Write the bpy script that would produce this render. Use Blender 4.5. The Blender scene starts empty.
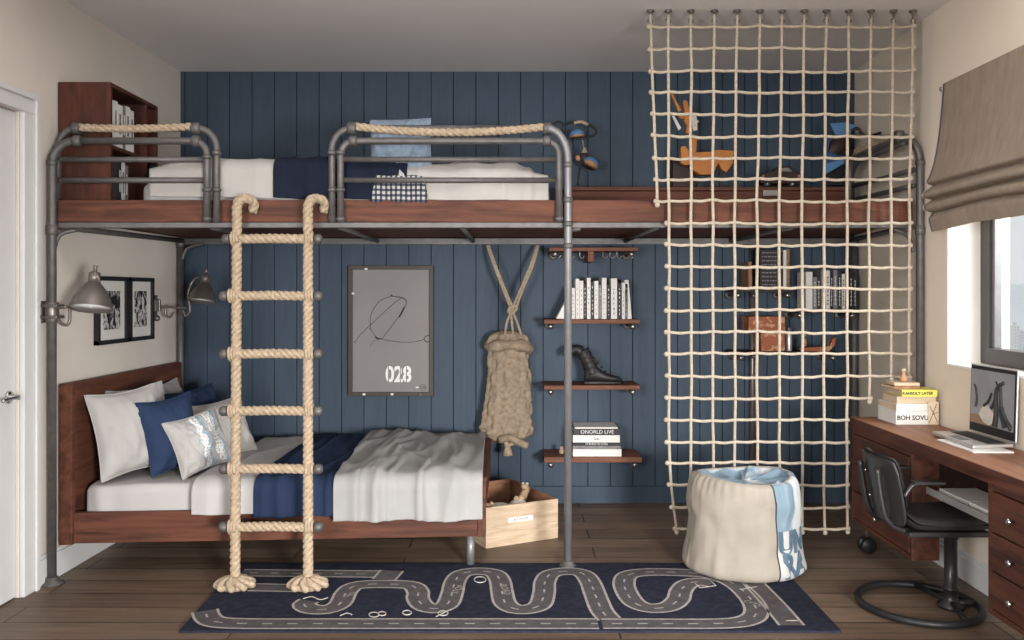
import bpy, math, random
from mathutils import Vector, Matrix, noise
random.seed(7)
PI = math.pi
S = bpy.context.scene
COL = S.collection
FP = 850.0; CZ = 1.32; VX = 512.0; VY = 292.0

# ---------------------------------------------------------------- survey helpers
def W(x, y, D): return Vector(((x-VX)*D/FP, D, CZ-(y-VY)*D/FP))
def G(x, y, z=0.0):
    D = (CZ-z)*FP/(y-VY); return Vector(((x-VX)*D/FP, D, z))
def XX(x, D): return (x-VX)*D/FP
def ZZ(y, D): return CZ-(y-VY)*D/FP
def Df(x): return 4.0724/(1-.0976*(x-VX)/FP)
def F(x, y, off=0.0): return W(x, y, Df(x)+off)
def hx(c):
    def l(v):
        v /= 255.0
        return v/12.92 if v <= .04045 else ((v+.055)/1.055)**2.4
    return (l(c[0]), l(c[1]), l(c[2]), 1)
def nz(x, y=0, z=0): return noise.noise(Vector((x, y, z)))
def lerp(a, b, t): return a+(b-a)*t

# ---------------------------------------------------------------- materials
def newmat(name):
    m = bpy.data.materials.new(name); m.use_nodes = True
    nt = m.node_tree; b = nt.nodes['Principled BSDF']
    return m, nt, b
def mat(name, c, rough=.6, metal=0, var=.12, vs=6, bump=0, bs=200, spec=.3, stretch=None):
    m, nt, b = newmat(name)
    b.inputs['Roughness'].default_value = rough; b.inputs['Metallic'].default_value = metal
    b.inputs['Specular IOR Level'].default_value = spec
    tc = nt.nodes.new('ShaderNodeTexCoord'); mp = nt.nodes.new('ShaderNodeMapping')
    nt.links.new(tc.outputs['Object'], mp.inputs['Vector'])
    if stretch: mp.inputs['Scale'].default_value = stretch
    n = nt.nodes.new('ShaderNodeTexNoise'); n.inputs['Scale'].default_value = vs; n.inputs['Detail'].default_value = 5
    nt.links.new(mp.outputs[0], n.inputs['Vector'])
    r = nt.nodes.new('ShaderNodeValToRGB'); cc = hx(c)
    r.color_ramp.elements[0].position = .3; r.color_ramp.elements[1].position = .7
    r.color_ramp.elements[0].color = tuple(max(0, v*(1-var)) for v in cc[:3])+(1,)
    r.color_ramp.elements[1].color = tuple(min(1, v*(1+var)) for v in cc[:3])+(1,)
    nt.links.new(n.outputs['Fac'], r.inputs[0]); nt.links.new(r.outputs[0], b.inputs['Base Color'])
    if bump:
        n2 = nt.nodes.new('ShaderNodeTexNoise'); n2.inputs['Scale'].default_value = bs; n2.inputs['Detail'].default_value = 3
        nt.links.new(mp.outputs[0], n2.inputs['Vector'])
        bp = nt.nodes.new('ShaderNodeBump'); bp.inputs['Strength'].default_value = bump; bp.inputs['Distance'].default_value = .004
        nt.links.new(n2.outputs['Fac'], bp.inputs['Height']); nt.links.new(bp.outputs[0], b.inputs['Normal'])
    return m
def wood(name, c1, c2, scale=(1.2, 14, 14), rough=.45, bump=.15):
    m, nt, b = newmat(name)
    b.inputs['Roughness'].default_value = rough+.15; b.inputs['Specular IOR Level'].default_value = .2
    tc = nt.nodes.new('ShaderNodeTexCoord'); mp = nt.nodes.new('ShaderNodeMapping')
    nt.links.new(tc.outputs['Object'], mp.inputs['Vector']); mp.inputs['Scale'].default_value = scale
    n = nt.nodes.new('ShaderNodeTexNoise'); n.inputs['Scale'].default_value = 1.6; n.inputs['Detail'].default_value = 8
    n.inputs['Roughness'].default_value = .62; n.inputs['Distortion'].default_value = .6
    nt.links.new(mp.outputs[0], n.inputs['Vector'])
    r = nt.nodes.new('ShaderNodeValToRGB'); e = r.color_ramp.elements
    e[0].position = .3; e[0].color = hx(c1); e[1].position = .68; e[1].color = hx(c2)
    x = e.new(.5); x.color = tuple((hx(c1)[i]*.45+hx(c2)[i]*.55) for i in range(3))+(1,)
    nt.links.new(n.outputs['Fac'], r.inputs[0]); nt.links.new(r.outputs[0], b.inputs['Base Color'])
    bp = nt.nodes.new('ShaderNodeBump'); bp.inputs['Strength'].default_value = bump; bp.inputs['Distance'].default_value = .002
    nt.links.new(n.outputs['Fac'], bp.inputs['Height']); nt.links.new(bp.outputs[0], b.inputs['Normal'])
    return m
def floor_mat():
    m, nt, b = newmat('oak_planks'); L = nt.links.new
    tc = nt.nodes.new('ShaderNodeTexCoord')
    br = nt.nodes.new('ShaderNodeTexBrick'); br.offset = .37; br.squash = 1
    for k, v in (('Scale', 1), ('Mortar Size', .0035), ('Brick Width', 1.5), ('Row Height', .165), ('Bias', 0.0), ('Mortar Smooth', .1)): br.inputs[k].default_value = v
    br.inputs['Color1'].default_value = hx((98, 81, 67)); br.inputs['Color2'].default_value = hx((124, 105, 89)); br.inputs['Mortar'].default_value = hx((34, 27, 22))
    mpb = nt.nodes.new('ShaderNodeMapping'); mpb.inputs['Location'].default_value = (.53, .07, 0); L(tc.outputs['Object'], mpb.inputs['Vector']); L(mpb.outputs[0], br.inputs['Vector'])
    mp = nt.nodes.new('ShaderNodeMapping'); mp.inputs['Scale'].default_value = (1.3, 16, 1); L(tc.outputs['Object'], mp.inputs['Vector'])
    n = nt.nodes.new('ShaderNodeTexNoise'); n.inputs['Scale'].default_value = 2; n.inputs['Detail'].default_value = 8; n.inputs['Distortion'].default_value = .5
    L(mp.outputs[0], n.inputs['Vector'])
    r = nt.nodes.new('ShaderNodeValToRGB'); r.color_ramp.elements[0].position = .3; r.color_ramp.elements[1].position = .7
    r.color_ramp.elements[0].color = (.55, .55, .55, 1); r.color_ramp.elements[1].color = (1.15, 1.12, 1.1, 1)
    L(n.outputs['Fac'], r.inputs[0])
    mx = nt.nodes.new('ShaderNodeMixRGB'); mx.blend_type = 'MULTIPLY'; mx.inputs[0].default_value = .8
    L(br.outputs['Color'], mx.inputs[1]); L(r.outputs[0], mx.inputs[2]); L(mx.outputs[0], b.inputs['Base Color'])
    b.inputs['Roughness'].default_value = .5; b.inputs['Specular IOR Level'].default_value = .35
    bp = nt.nodes.new('ShaderNodeBump'); bp.inputs['Strength'].default_value = .4; bp.inputs['Distance'].default_value = .003
    inv = nt.nodes.new('ShaderNodeMath'); inv.operation = 'SUBTRACT'; inv.inputs[0].default_value = 1; L(br.outputs['Fac'], inv.inputs[1])
    L(inv.outputs[0], bp.inputs['Height']); L(bp.outputs[0], b.inputs['Normal'])
    return m
def plaid_mat():
    m, nt, b = newmat('plaid_cloth'); L = nt.links.new; b.inputs['Roughness'].default_value = .9
    tc = nt.nodes.new('ShaderNodeTexCoord'); sp = nt.nodes.new('ShaderNodeSeparateXYZ'); L(tc.outputs['Object'], sp.inputs[0])
    outs = []
    for ax in ('X', 'Z'):
        mu = nt.nodes.new('ShaderNodeMath'); mu.operation = 'MULTIPLY'; mu.inputs[1].default_value = 270 if ax == 'X' else 250
        L(sp.outputs[ax], mu.inputs[0])
        si = nt.nodes.new('ShaderNodeMath'); si.operation = 'SINE'; L(mu.outputs[0], si.inputs[0])
        gt = nt.nodes.new('ShaderNodeMath'); gt.operation = 'GREATER_THAN'; gt.inputs[1].default_value = .1; L(si.outputs[0], gt.inputs[0]); outs.append(gt)
    ad = nt.nodes.new('ShaderNodeMath'); L(outs[0].outputs[0], ad.inputs[0]); L(outs[1].outputs[0], ad.inputs[1])
    dv = nt.nodes.new('ShaderNodeMath'); dv.operation = 'MULTIPLY'; dv.inputs[1].default_value = .5; L(ad.outputs[0], dv.inputs[0])
    r = nt.nodes.new('ShaderNodeValToRGB'); r.color_ramp.interpolation = 'CONSTANT'; e = r.color_ramp.elements
    e[0].position = 0; e[0].color = hx((170, 166, 162)); e[1].position = .9; e[1].color = hx((22, 26, 38)); x = e.new(.4); x.color = hx((66, 70, 82))
    L(dv.outputs[0], r.inputs[0]); L(r.outputs[0], b.inputs['Base Color'])
    return m
def patch_mat(name, c1, c2, scale, thr=.5, rough=.85, stretch=(1, 1, 1), c3=None):
    m, nt, b = newmat(name); L = nt.links.new; b.inputs['Roughness'].default_value = rough; b.inputs['Specular IOR Level'].default_value = .2
    tc = nt.nodes.new('ShaderNodeTexCoord'); mp = nt.nodes.new('ShaderNodeMapping'); mp.inputs['Scale'].default_value = stretch; L(tc.outputs['Object'], mp.inputs['Vector'])
    n = nt.nodes.new('ShaderNodeTexNoise'); n.inputs['Scale'].default_value = scale; n.inputs['Detail'].default_value = 3; n.inputs['Distortion'].default_value = .7; L(mp.outputs[0], n.inputs['Vector'])
    r = nt.nodes.new('ShaderNodeValToRGB'); e = r.color_ramp.elements
    e[0].position = thr-.03; e[0].color = hx(c1); e[1].position = thr+.03; e[1].color = hx(c2)
    if c3: x = e.new(min(1, thr+.14)); x.color = hx(c3); x = e.new(thr+.11); x.color = hx(c2)
    L(n.outputs['Fac'], r.inputs[0]); L(r.outputs[0], b.inputs['Base Color'])
    return m
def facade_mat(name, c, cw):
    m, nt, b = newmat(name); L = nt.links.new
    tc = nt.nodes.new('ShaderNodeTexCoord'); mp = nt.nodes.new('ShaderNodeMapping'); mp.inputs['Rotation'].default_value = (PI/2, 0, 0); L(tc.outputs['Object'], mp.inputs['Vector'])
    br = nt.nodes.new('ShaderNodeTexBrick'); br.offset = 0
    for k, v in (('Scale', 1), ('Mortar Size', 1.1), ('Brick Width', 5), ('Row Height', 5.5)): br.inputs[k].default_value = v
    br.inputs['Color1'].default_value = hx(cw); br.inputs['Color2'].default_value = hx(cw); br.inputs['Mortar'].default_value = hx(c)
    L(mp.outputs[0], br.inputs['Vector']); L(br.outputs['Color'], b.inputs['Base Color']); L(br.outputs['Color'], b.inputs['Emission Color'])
    b.inputs['Emission Strength'].default_value = .25  # faint glow lightens the facades, painting in distance haze
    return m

M = {}
M['wall'] = mat('beige_paint', (220, 207, 190), .85, var=.03, vs=3, bump=.05, bs=90)
M['wall_l'] = mat('light_beige_paint', (212, 204, 194), .85, var=.03, vs=3, bump=.05, bs=90)
M['ceil'] = mat('ceiling_paint', (230, 227, 226), .9, var=.02, vs=2)
M['blue'] = mat('dark_blue_boards', (54, 68, 83), .6, var=.1, vs=14, bump=.08, bs=60, stretch=(3, 1, .3))
M['groove'] = mat('groove_dark', (18, 24, 32), .9)
M['trim'] = mat('white_trim_paint', (206, 206, 206), .5, var=.02)
M['reveal'] = mat('white_reveal', (225, 222, 216), .7, var=.02)
M['floor'] = floor_mat()
M['wood'] = wood('mahogany', (58, 35, 28), (106, 65, 49), (1.1, 12, 16))
M['woody'] = wood('mahogany_y', (58, 35, 28), (106, 65, 49), (14, 1.2, 12))
M['woodd'] = wood('mahogany_dark', (50, 30, 25), (92, 54, 43), (12, 1.2, 2))
M['shelf'] = wood('shelf_wood', (78, 48, 38), (122, 80, 61), (2, 14, 16))
M['desk'] = wood('desk_wood', (50, 31, 26), (98, 60, 47), (14, 1.1, 14), rough=.35)
M['desktop'] = wood('desktop_wood', (100, 64, 48), (152, 108, 82), (14, 1.0, 14), rough=.3)
M['darkin'] = wood('dark_interior', (28, 17, 14), (48, 28, 22), (12, 1.2, 6), rough=.7)
M['crate'] = wood('pine_crate', (160, 138, 114), (194, 173, 149), (3, 3, 22), rough=.75)
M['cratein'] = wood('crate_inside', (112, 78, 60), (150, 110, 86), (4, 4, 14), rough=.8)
M['pipe'] = mat('grey_pipe', (94, 91, 90), .5, .4, var=.18, vs=22, bump=.12, bs=160, spec=.5)
M['pipel'] = mat('light_grey_pipe', (124, 123, 124), .45, .45, var=.1, vs=20, spec=.5)
M['steel'] = mat('brushed_steel', (150, 148, 146), .3, .9, var=.1)
M['gun'] = mat('gunmetal', (112, 105, 100), .34, .5, var=.15, vs=12, spec=.5)
M['chrome'] = mat('chrome', (190, 190, 192), .18, 1, var=.03)
M['rope'] = mat('manila_rope', (168, 150, 128), .92, var=.22, vs=70, bump=.5, bs=350, spec=.1)
M['net'] = mat('net_cord', (176, 164, 147), .92, var=.16, vs=60, bump=.4, bs=400, spec=.1)
M['whiten'] = mat('warm_white_cotton', (166, 162, 158), .92, var=.04, vs=8, bump=.15, bs=500, spec=.1)
M['sheet'] = mat('white_sheet', (176, 173, 172), .92, var=.03, vs=6, bump=.12, bs=500, spec=.1)
M['greyfab'] = mat('pale_grey_blanket', (150, 149, 147), .95, var=.05, vs=8, bump=.3, bs=420, spec=.1)
M['navy'] = mat('navy_cloth', (38, 49, 73), .9, var=.14, vs=8, bump=.3, bs=420, spec=.1)
M['navyp'] = mat('navy_pillow_cloth', (44, 57, 84), .9, var=.12, vs=8, bump=.3, bs=420, spec=.1)
M['navyd'] = mat('dark_navy_cloth', (27, 32, 46), .9, var=.14, vs=8, bump=.3, bs=420, spec=.1)
M['denim'] = mat('washed_denim', (118, 132, 148), .9, var=.22, vs=38, bump=.4, bs=300, spec=.1)
M['pil'] = mat('grey_pillow_cloth', (170, 167, 165), .92, var=.05, vs=8, bump=.2, bs=450, spec=.1)
M['plaid'] = plaid_mat()
M['linen'] = mat('linen', (152, 144, 133), .95, var=.08, vs=10, bump=.5, bs=420, spec=.1)
M['linenblue'] = patch_mat('blue_white_print', (116, 136, 150), (186, 188, 188), 3.6, .52, c3=(90, 114, 134), stretch=(1, 1, .5))
M['linenwhite'] = mat('white_print_cloth', (184, 183, 180), .95, var=.04, bump=.3, bs=420)
M['printblue'] = mat('faded_blue_print', (84, 104, 122), .9, var=.25, vs=30)
M['blind'] = mat('brown_linen_blind', (146, 132, 118), .95, var=.1, vs=30, bump=.4, bs=350, spec=.1, stretch=(1, 1, .3))
M['blindedge'] = mat('white_blind_edge', (212, 208, 204), .9, var=.02)
M['knit'] = mat('coarse_knit', (146, 130, 112), .97, var=.24, vs=42, bump=1, bs=200, spec=.05)
M['rug'] = mat('navy_rug', (42, 44, 56), .98, var=.25, vs=30, bump=.6, bs=300, spec=.05)
M['road'] = mat('rug_road_grey', (84, 81, 82), .98, var=.16, vs=26, bump=.5, bs=300, spec=.05)
M['line'] = mat('rug_line_white', (156, 150, 145), .98, var=.2, vs=60, spec=.05)
M['black'] = mat('black_plastic', (30, 29, 30), .45, var=.1)
M['blackl'] = mat('black_leather', (38, 36, 37), .42, var=.2, vs=18, bump=.3, bs=180)
M['chairm'] = mat('charcoal_metal', (62, 60, 61), .36, .6, var=.1)
M['frameb'] = mat('black_frame', (34, 33, 35), .4, var=.1)
M['framed'] = mat('umber_frame', (64, 55, 50), .5, var=.1)
M['board'] = mat('grey_board', (122, 119, 118), .55, var=.06, vs=4)
M['ink'] = mat('charcoal_line', (44, 41, 42), .9)
M['paper'] = mat('paper_white', (212, 209, 204), .8, var=.03)
M['paperw'] = mat('aged_paper', (196, 176, 150), .85, var=.1, vs=60, stretch=(1, 1, 8))
M['white'] = mat('white_marker', (222, 222, 220), .7, var=.02)
M['bkgrey'] = mat('grey_book', (120, 118, 118), .7, var=.3, vs=60)
M['bkdark'] = mat('dark_book', (52, 50, 52), .6, var=.4, vs=80)
M['bkblack'] = mat('black_book', (26, 25, 27), .5, var=.2)
M['yellow'] = mat('yellow_spine', (214, 208, 96), .6, var=.05)
M['bkbrown'] = mat('brown_book', (140, 104, 76), .7, var=.3, vs=50)
M['orange'] = mat('orange_wood', (180, 116, 60), .65, var=.12, vs=14)
M['rust'] = patch_mat('rusty_tin', (150, 88, 60), (186, 142, 110), 22, .55, .6)
M['skyb'] = mat('bright_blue_card', (84, 124, 166), .7, var=.06)
M['skyb2'] = mat('pale_blue_stitch', (120, 160, 188), .9)
M['skyd'] = mat('deep_blue_card', (42, 72, 116), .7, var=.06)
M['tan2'] = mat('tan_screen_patch', (140, 112, 88), .4)
M['blackl2'] = mat('charcoal_vinyl', (44, 42, 43), .5, var=.08, bump=.1, bs=200)
M['tan'] = mat('tan_toy', (184, 136, 104), .7, var=.1)
M['dkbrown'] = mat('dark_brown_leather', (48, 34, 28), .5, var=.2)
M['plush'] = mat('cream_plush', (206, 198, 186), .97, var=.1, vs=40, bump=.8, bs=160)
M['plushb'] = mat('tan_plush', (158, 134, 108), .97, var=.2, vs=40, bump=.8, bs=160)
M['alu'] = mat('aluminium', (196, 194, 192), .35, .6, var=.03)
M['screen'] = mat('laptop_screen', (128, 128, 130), .3, var=.2, vs=5)
M['key'] = mat('key_dark', (44, 42, 42), .5)
M['photo'] = patch_mat('photo_print', (38, 37, 38), (190, 188, 186), 14, .52, .5, stretch=(1, 1.4, .8), c3=(90, 88, 88))
M['photo2'] = patch_mat('collage_print', (36, 36, 38), (196, 194, 192), 24, .5, .5, stretch=(1, 2, 1))
M['winframe'] = mat('dark_window_frame', (84, 80, 80), .5, .2, var=.05)
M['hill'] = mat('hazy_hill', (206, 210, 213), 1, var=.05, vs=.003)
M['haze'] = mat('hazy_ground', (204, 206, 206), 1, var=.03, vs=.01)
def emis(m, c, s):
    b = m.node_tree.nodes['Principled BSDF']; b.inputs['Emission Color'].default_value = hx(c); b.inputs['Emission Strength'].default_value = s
emis(M['screen'], (128, 128, 130), .12); emis(M['hill'], (200, 206, 210), .25); emis(M['haze'], (206, 208, 208), .3)  # hill and ground glow faintly: distance haze put into their colour
def glass():
    m = bpy.data.materials.new('window_glass'); m.use_nodes = True; nt = m.node_tree; nt.nodes.clear()
    o = nt.nodes.new('ShaderNodeOutputMaterial'); t = nt.nodes.new('ShaderNodeBsdfTransparent'); g = nt.nodes.new('ShaderNodeBsdfGlossy'); g.inputs['Roughness'].default_value = .02
    t.inputs['Color'].default_value = (.96, .97, .97, 1)
    x = nt.nodes.new('ShaderNodeMixShader'); x.inputs[0].default_value = .05
    nt.links.new(t.outputs[0], x.inputs[1]); nt.links.new(g.outputs[0], x.inputs[2]); nt.links.new(x.outputs[0], o.inputs[0]); return m
M['glass'] = glass()

# ---------------------------------------------------------------- mesh builder
def frames(pts, closed=False):
    n = len(pts); T = []
    for i in range(n):
        a = pts[i-1] if (i > 0 or closed) else pts[i]
        b = pts[(i+1) % n] if (i < n-1 or closed) else pts[i]
        t = (b-a); T.append(t.normalized() if t.length > 1e-9 else Vector((0, 0, 1)))
    up = Vector((0, 0, 1)) if abs(T[0].z) < .9 else Vector((1, 0, 0))
    N = [(up-T[0]*up.dot(T[0])).normalized()]
    for i in range(1, n):
        v = N[-1]-T[i]*N[-1].dot(T[i])
        N.append(v.normalized() if v.length > 1e-6 else N[-1])
    return T, N, [T[i].cross(N[i]) for i in range(n)]
def resample(pts, step):
    pts = [Vector(p) for p in pts]; out = [pts[0]]; acc = 0
    for a, b in zip(pts, pts[1:]):
        L = (b-a).length
        if L < 1e-9: continue
        d = step-acc
        while d <= L:
            out.append(a+(b-a)*(d/L)); d += step
        acc = L-(d-step)
    if (out[-1]-pts[-1]).length > step*.3: out.append(pts[-1])
    return out
def catmull(P, n=8, closed=False):
    P = [Vector(p) for p in P]; out = []; N = len(P)
    for i in range(N if closed else N-1):
        g = lambda k: P[k % N] if closed else P[max(0, min(N-1, k))]
        p0, p1, p2, p3 = g(i-1), g(i), g(i+1), g(i+2)
        for j in range(n):
            t = j/n
            out.append(.5*((2*p1)+(p2-p0)*t+(2*p0-5*p1+4*p2-p3)*t*t+(3*p1-p0-3*p2+p3)*t**3))
    if not closed: out.append(P[-1])
    return out
class MB:
    def __init__(s): s.v = []; s.f = []; s.mi = []; s.sm = []; s.mats = []
    def _m(s, m):
        if m not in s.mats: s.mats.append(m)
        return s.mats.index(m)
    def add(s, vs, fs, m, smooth=False):
        o = len(s.v); k = s._m(m); s.v += [Vector(p) for p in vs]
        for q in fs: s.f.append([o+i for i in q]); s.mi.append(k); s.sm.append(smooth)
        return s
    def hexa(s, P, m):
        # P: 4 bottom (ccw), 4 top
        return s.add(P, [(3, 2, 1, 0), (4, 5, 6, 7), (0, 1, 5, 4), (1, 2, 6, 5), (2, 3, 7, 6), (3, 0, 4, 7)], m)
    def box(s, x0, x1, y0, y1, z0, z1, m, X=None):
        P = [Vector(p) for p in ((x0, y0, z0), (x1, y0, z0), (x1, y1, z0), (x0, y1, z0), (x0, y0, z1), (x1, y0, z1), (x1, y1, z1), (x0, y1, z1))]
        if X is not None: P = [X @ p for p in P]
        return s.hexa(P, m)
    def bar(s, a, b, w, h, m, up=(0, 0, 1)):
        a = Vector(a); b = Vector(b); t = (b-a).normalized(); u = Vector(up); sd = t.cross(u).normalized(); u = sd.cross(t)
        P = []
        for hh in (-h/2, h/2):
            for (p, ss) in ((a, -1), (b, -1), (b, 1), (a, 1)): P.append(p+sd*ss*w/2+u*hh)
        return s.hexa(P, m)
    def tube(s, pts, r, m, seg=10, closed=False, caps=True):
        pts = [Vector(p) for p in pts]; T, N, B = frames(pts, closed); n = len(pts)
        rr = r if callable(r) else (lambda i: r)
        vs = []; fs = []
        for i in range(n):
            for j in range(seg):
                a = 2*PI*j/seg; vs.append(pts[i]+(N[i]*math.cos(a)+B[i]*math.sin(a))*rr(i))
        for i in range(n if closed else n-1):
            i2 = (i+1) % n
            for j in range(seg):
                j2 = (j+1) % seg; fs.append((i*seg+j, i*seg+j2, i2*seg+j2, i2*seg+j))
        if caps and not closed:
            fs.append(tuple(range(seg))[::-1]); fs.append(tuple((n-1)*seg+j for j in range(seg)))
        return s.add(vs, fs, m, True)
    def rope(s, pts, r, m, pitch=None, strands=3):
        pitch = pitch or r*5; pts = resample(pts, pitch/9); T, N, B = frames(pts)
        d = 0; ph = []
        for i in range(len(pts)):
            if i: d += (pts[i]-pts[i-1]).length
            ph.append(2*PI*d/pitch)
        for k in range(strands):
            q = [pts[i]+(N[i]*math.cos(ph[i]+2*PI*k/strands)+B[i]*math.sin(ph[i]+2*PI*k/strands))*r*.47 for i in range(len(pts))]
            s.tube(q, r*.56, m, 7)
        return s
    def lathe(s, prof, m, base=(0, 0, 0), axis=(0, 0, 1), seg=24, f=None):
        ax = Vector(axis).normalized(); q = Vector((0, 0, 1)).rotation_difference(ax); base = Vector(base)
        vs = []; fs = []; n = len(prof)
        for (r, h) in prof:
            for j in range(seg):
                a = 2*PI*j/seg; vs.append(base+q @ Vector((r*math.cos(a), r*math.sin(a), h)))
        for i in range(n-1):
            for j in range(seg):
                j2 = (j+1) % seg; fs.append((i*seg+j, i*seg+j2, (i+1)*seg+j2, (i+1)*seg+j))
        if prof[0][0] > 1e-5: fs.append(tuple(range(seg))[::-1])
        if prof[-1][0] > 1e-5: fs.append(tuple((n-1)*seg+j for j in range(seg)))
        return s.add(vs, fs, m, True)
    def ball(s, c, r, m, sc=(1, 1, 1), seg=12, rot=None):
        vs = []; fs = []; n = max(6, seg//2+2); c = Vector(c)
        for i in range(n+1):
            t = PI*i/n
            for j in range(seg):
                a = 2*PI*j/seg; p = Vector((math.sin(t)*math.cos(a)*sc[0], math.sin(t)*math.sin(a)*sc[1], math.cos(t)*sc[2]))*r
                if rot: p = rot @ p
                vs.append(c+p)
        for i in range(n):
            for j in range(seg):
                j2 = (j+1) % seg; fs.append((i*seg+j, (i+1)*seg+j, (i+1)*seg+j2, i*seg+j2))
        return s.add(vs, fs, m, True)
    def grid(s, fn, nu, nv, m, wrap=False, smooth=True, mfn=None):
        vs = [fn(i/nu, j/nv) for j in range(nv+1) for i in range(nu+1)]
        o = len(s.v); s.v += [Vector(p) for p in vs]
        for j in range(nv):
            for i in range(nu):
                a = j*(nu+1)+i; mm = mfn((i+.5)/nu, (j+.5)/nv) if mfn else m
                s.f.append([o+a, o+a+1, o+a+nu+2, o+a+nu+1]); s.mi.append(s._m(mm)); s.sm.append(smooth)
        return s
    def prism(s, poly, ext, m, plane=None):
        # poly: list of 3-D points (planar), ext: vector
        P = [Vector(p) for p in poly]; n = len(P); e = Vector(ext)
        return s.add(P+[p+e for p in P], [tuple(range(n))[::-1], tuple(range(n, 2*n))]+[(i, (i+1) % n, n+(i+1) % n, n+i) for i in range(n)], m)
    def text(s, txt, size, m, fn, extr=.0008, stretch=1.0, bold=0.0):
        cu = bpy.data.curves.new('t', 'FONT'); cu.body = txt; cu.size = size; cu.extrude = extr; cu.align_x = 'CENTER'; cu.align_y = 'CENTER'; cu.resolution_u = 3; cu.offset = bold
        ob = bpy.data.objects.new('t', cu); COL.objects.link(ob); dg = bpy.context.evaluated_depsgraph_get()
        me = ob.evaluated_get(dg).to_mesh()
        vs = [fn(v.co.x*stretch, v.co.y, v.co.z) for v in me.vertices]; fs = [tuple(p.vertices) for p in me.polygons]
        s.add(vs, fs, m); ob.evaluated_get(dg).to_mesh_clear(); bpy.data.objects.remove(ob); bpy.data.curves.remove(cu); return s
    def build(s, name, parent=None, origin=None, bevel=0, subd=0, solid=0, solid_off=0):
        base = Vector((0, 0, 0))
        if parent is not None: base = wloc(parent)
        elif origin is not None: base = Vector(origin)
        elif s.v:
            base = Vector((sum(v.x for v in s.v)/len(s.v), sum(v.y for v in s.v)/len(s.v), min(v.z for v in s.v)))
        me = bpy.data.meshes.new(name); me.from_pydata([v-base for v in s.v], [], s.f); me.validate(clean_customdata=False)
        for m in s.mats: me.materials.append(m)
        if len(me.polygons) == len(s.f):
            me.polygons.foreach_set('material_index', s.mi); me.polygons.foreach_set('use_smooth', s.sm)
        me.update()
        o = bpy.data.objects.new(name, me); COL.objects.link(o)
        if parent is not None: o.parent = parent
        else: o.location = base
        if solid: md = o.modifiers.new('s', 'SOLIDIFY'); md.thickness = solid; md.offset = solid_off
        if subd: md = o.modifiers.new('d', 'SUBSURF'); md.levels = subd; md.render_levels = subd
        if bevel: md = o.modifiers.new('b', 'BEVEL'); md.width = bevel; md.segments = 2; md.limit_method = 'ANGLE'; md.angle_limit = .7
        return o
def wloc(o):
    v = Vector((0, 0, 0))
    while o is not None: v += o.location; o = o.parent
    return v
def tag(o, label=None, cat=None, group=None, kind=None):
    if label: o['label'] = label
    if cat: o['category'] = cat
    if group: o['group'] = group
    if kind: o['kind'] = kind
    return o
def thing(name, loc, label, cat, group=None):
    o = bpy.data.objects.new(name, None); o.empty_display_size = .1; COL.objects.link(o); o.location = loc
    return tag(o, label, cat, group)
def struct(o): o['kind'] = 'structure'; return o
def arc(c, a, b, n=8):
    # quarter bend from point a to b with corner c
    a, b, c = Vector(a), Vector(b), Vector(c)
    return [(1-t)**2*a+2*t*(1-t)*c+t*t*b if False else a+(c-a)*math.sin(t*PI/2)+(b-c)*(1-math.cos(t*PI/2)) for t in [i/n for i in range(n+1)]]
# ================================================================ the setting
YB = 5.32; YF = -1.6; HC = 2.70
def wlx(y): return -2.075-.0317*(YB-y)
WR0 = 2.145; WR1 = 2.078; YK = 4.3
mb = MB(); mb.box(-2.6, 2.6, YF-.1, YB+.15, -.05, 0, M['floor']); struct(mb.build('floor', origin=(0, 0, 0)))
mb = MB(); mb.box(-2.6, 2.6, YF-.1, YB+.15, HC, HC+.08, M['ceil']); struct(mb.build('ceiling', origin=(0, 0, HC)))
# back wall: vertical boards with real grooves
mb = MB(); mb.box(-2.4, 2.4, YB+.012, YB+.12, 0, HC, M['groove'])
px = XX(251.9, YB); pit = .1402; k0 = int((-2.3-px)/pit)-1
for k in range(k0, k0+36):
    a = px+k*pit; mb.box(a+.002, a+pit-.002, YB, YB+.012, 0, HC, M['blue'])
struct(mb.build('wall_back', origin=(0, YB, 0), bevel=.0015))
mb = MB(); mb.box(-2.08, 2.15, YB-.018, YB-.0005, 0, .107, M['blue']); struct(mb.build('baseboard_back', bevel=.004))
# left wall with door opening
DY0, DY1, DZ = 2.85, 3.67, 2.10
mb = MB()
def lw(y0, y1, z0, z1): mb.hexa([(wlx(y0)-.12, y0, z0), (wlx(y0), y0, z0), (wlx(y1), y1, z0), (wlx(y1)-.12, y1, z0), (wlx(y0)-.12, y0, z1), (wlx(y0), y0, z1), (wlx(y1), y1, z1), (wlx(y1)-.12, y1, z1)], M['wall_l'])
lw(DY1, YB, 0, HC); lw(DY0, DY1, DZ, HC); lw(YF, DY0, 0, HC)
struct(mb.build('wall_left', origin=(wlx(3), 3, 0)))
def lstrip(y0, y1, z0, z1, d0, d1, m, mb):
    mb.hexa([(wlx(y0)+d0, y0, z0), (wlx(y0)+d1, y0, z0), (wlx(y1)+d1, y1, z0), (wlx(y1)+d0, y1, z0), (wlx(y0)+d0, y0, z1), (wlx(y0)+d1, y0, z1), (wlx(y1)+d1, y1, z1), (wlx(y1)+d0, y1, z1)], m)
mb = MB(); lstrip(3.775, YB-.02, 0, .115, .001, .018, M['trim'], mb); lstrip(3.775, YB-.02, .115, .135, .001, .010, M['trim'], mb)
struct(mb.build('baseboard_left', bevel=.003))
mb = MB()
for (y0, y1) in ((DY1, DY1+.10), (DY0-.10, DY0)):
    lstrip(y0, y1, 0, DZ+.001, .001, .022, M['trim'], mb)
    ya = y1-.028 if y0 >= DY1 else y0
    lstrip(ya, ya+.028, 0, DZ+.072, .022, .034, M['trim'], mb)
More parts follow.
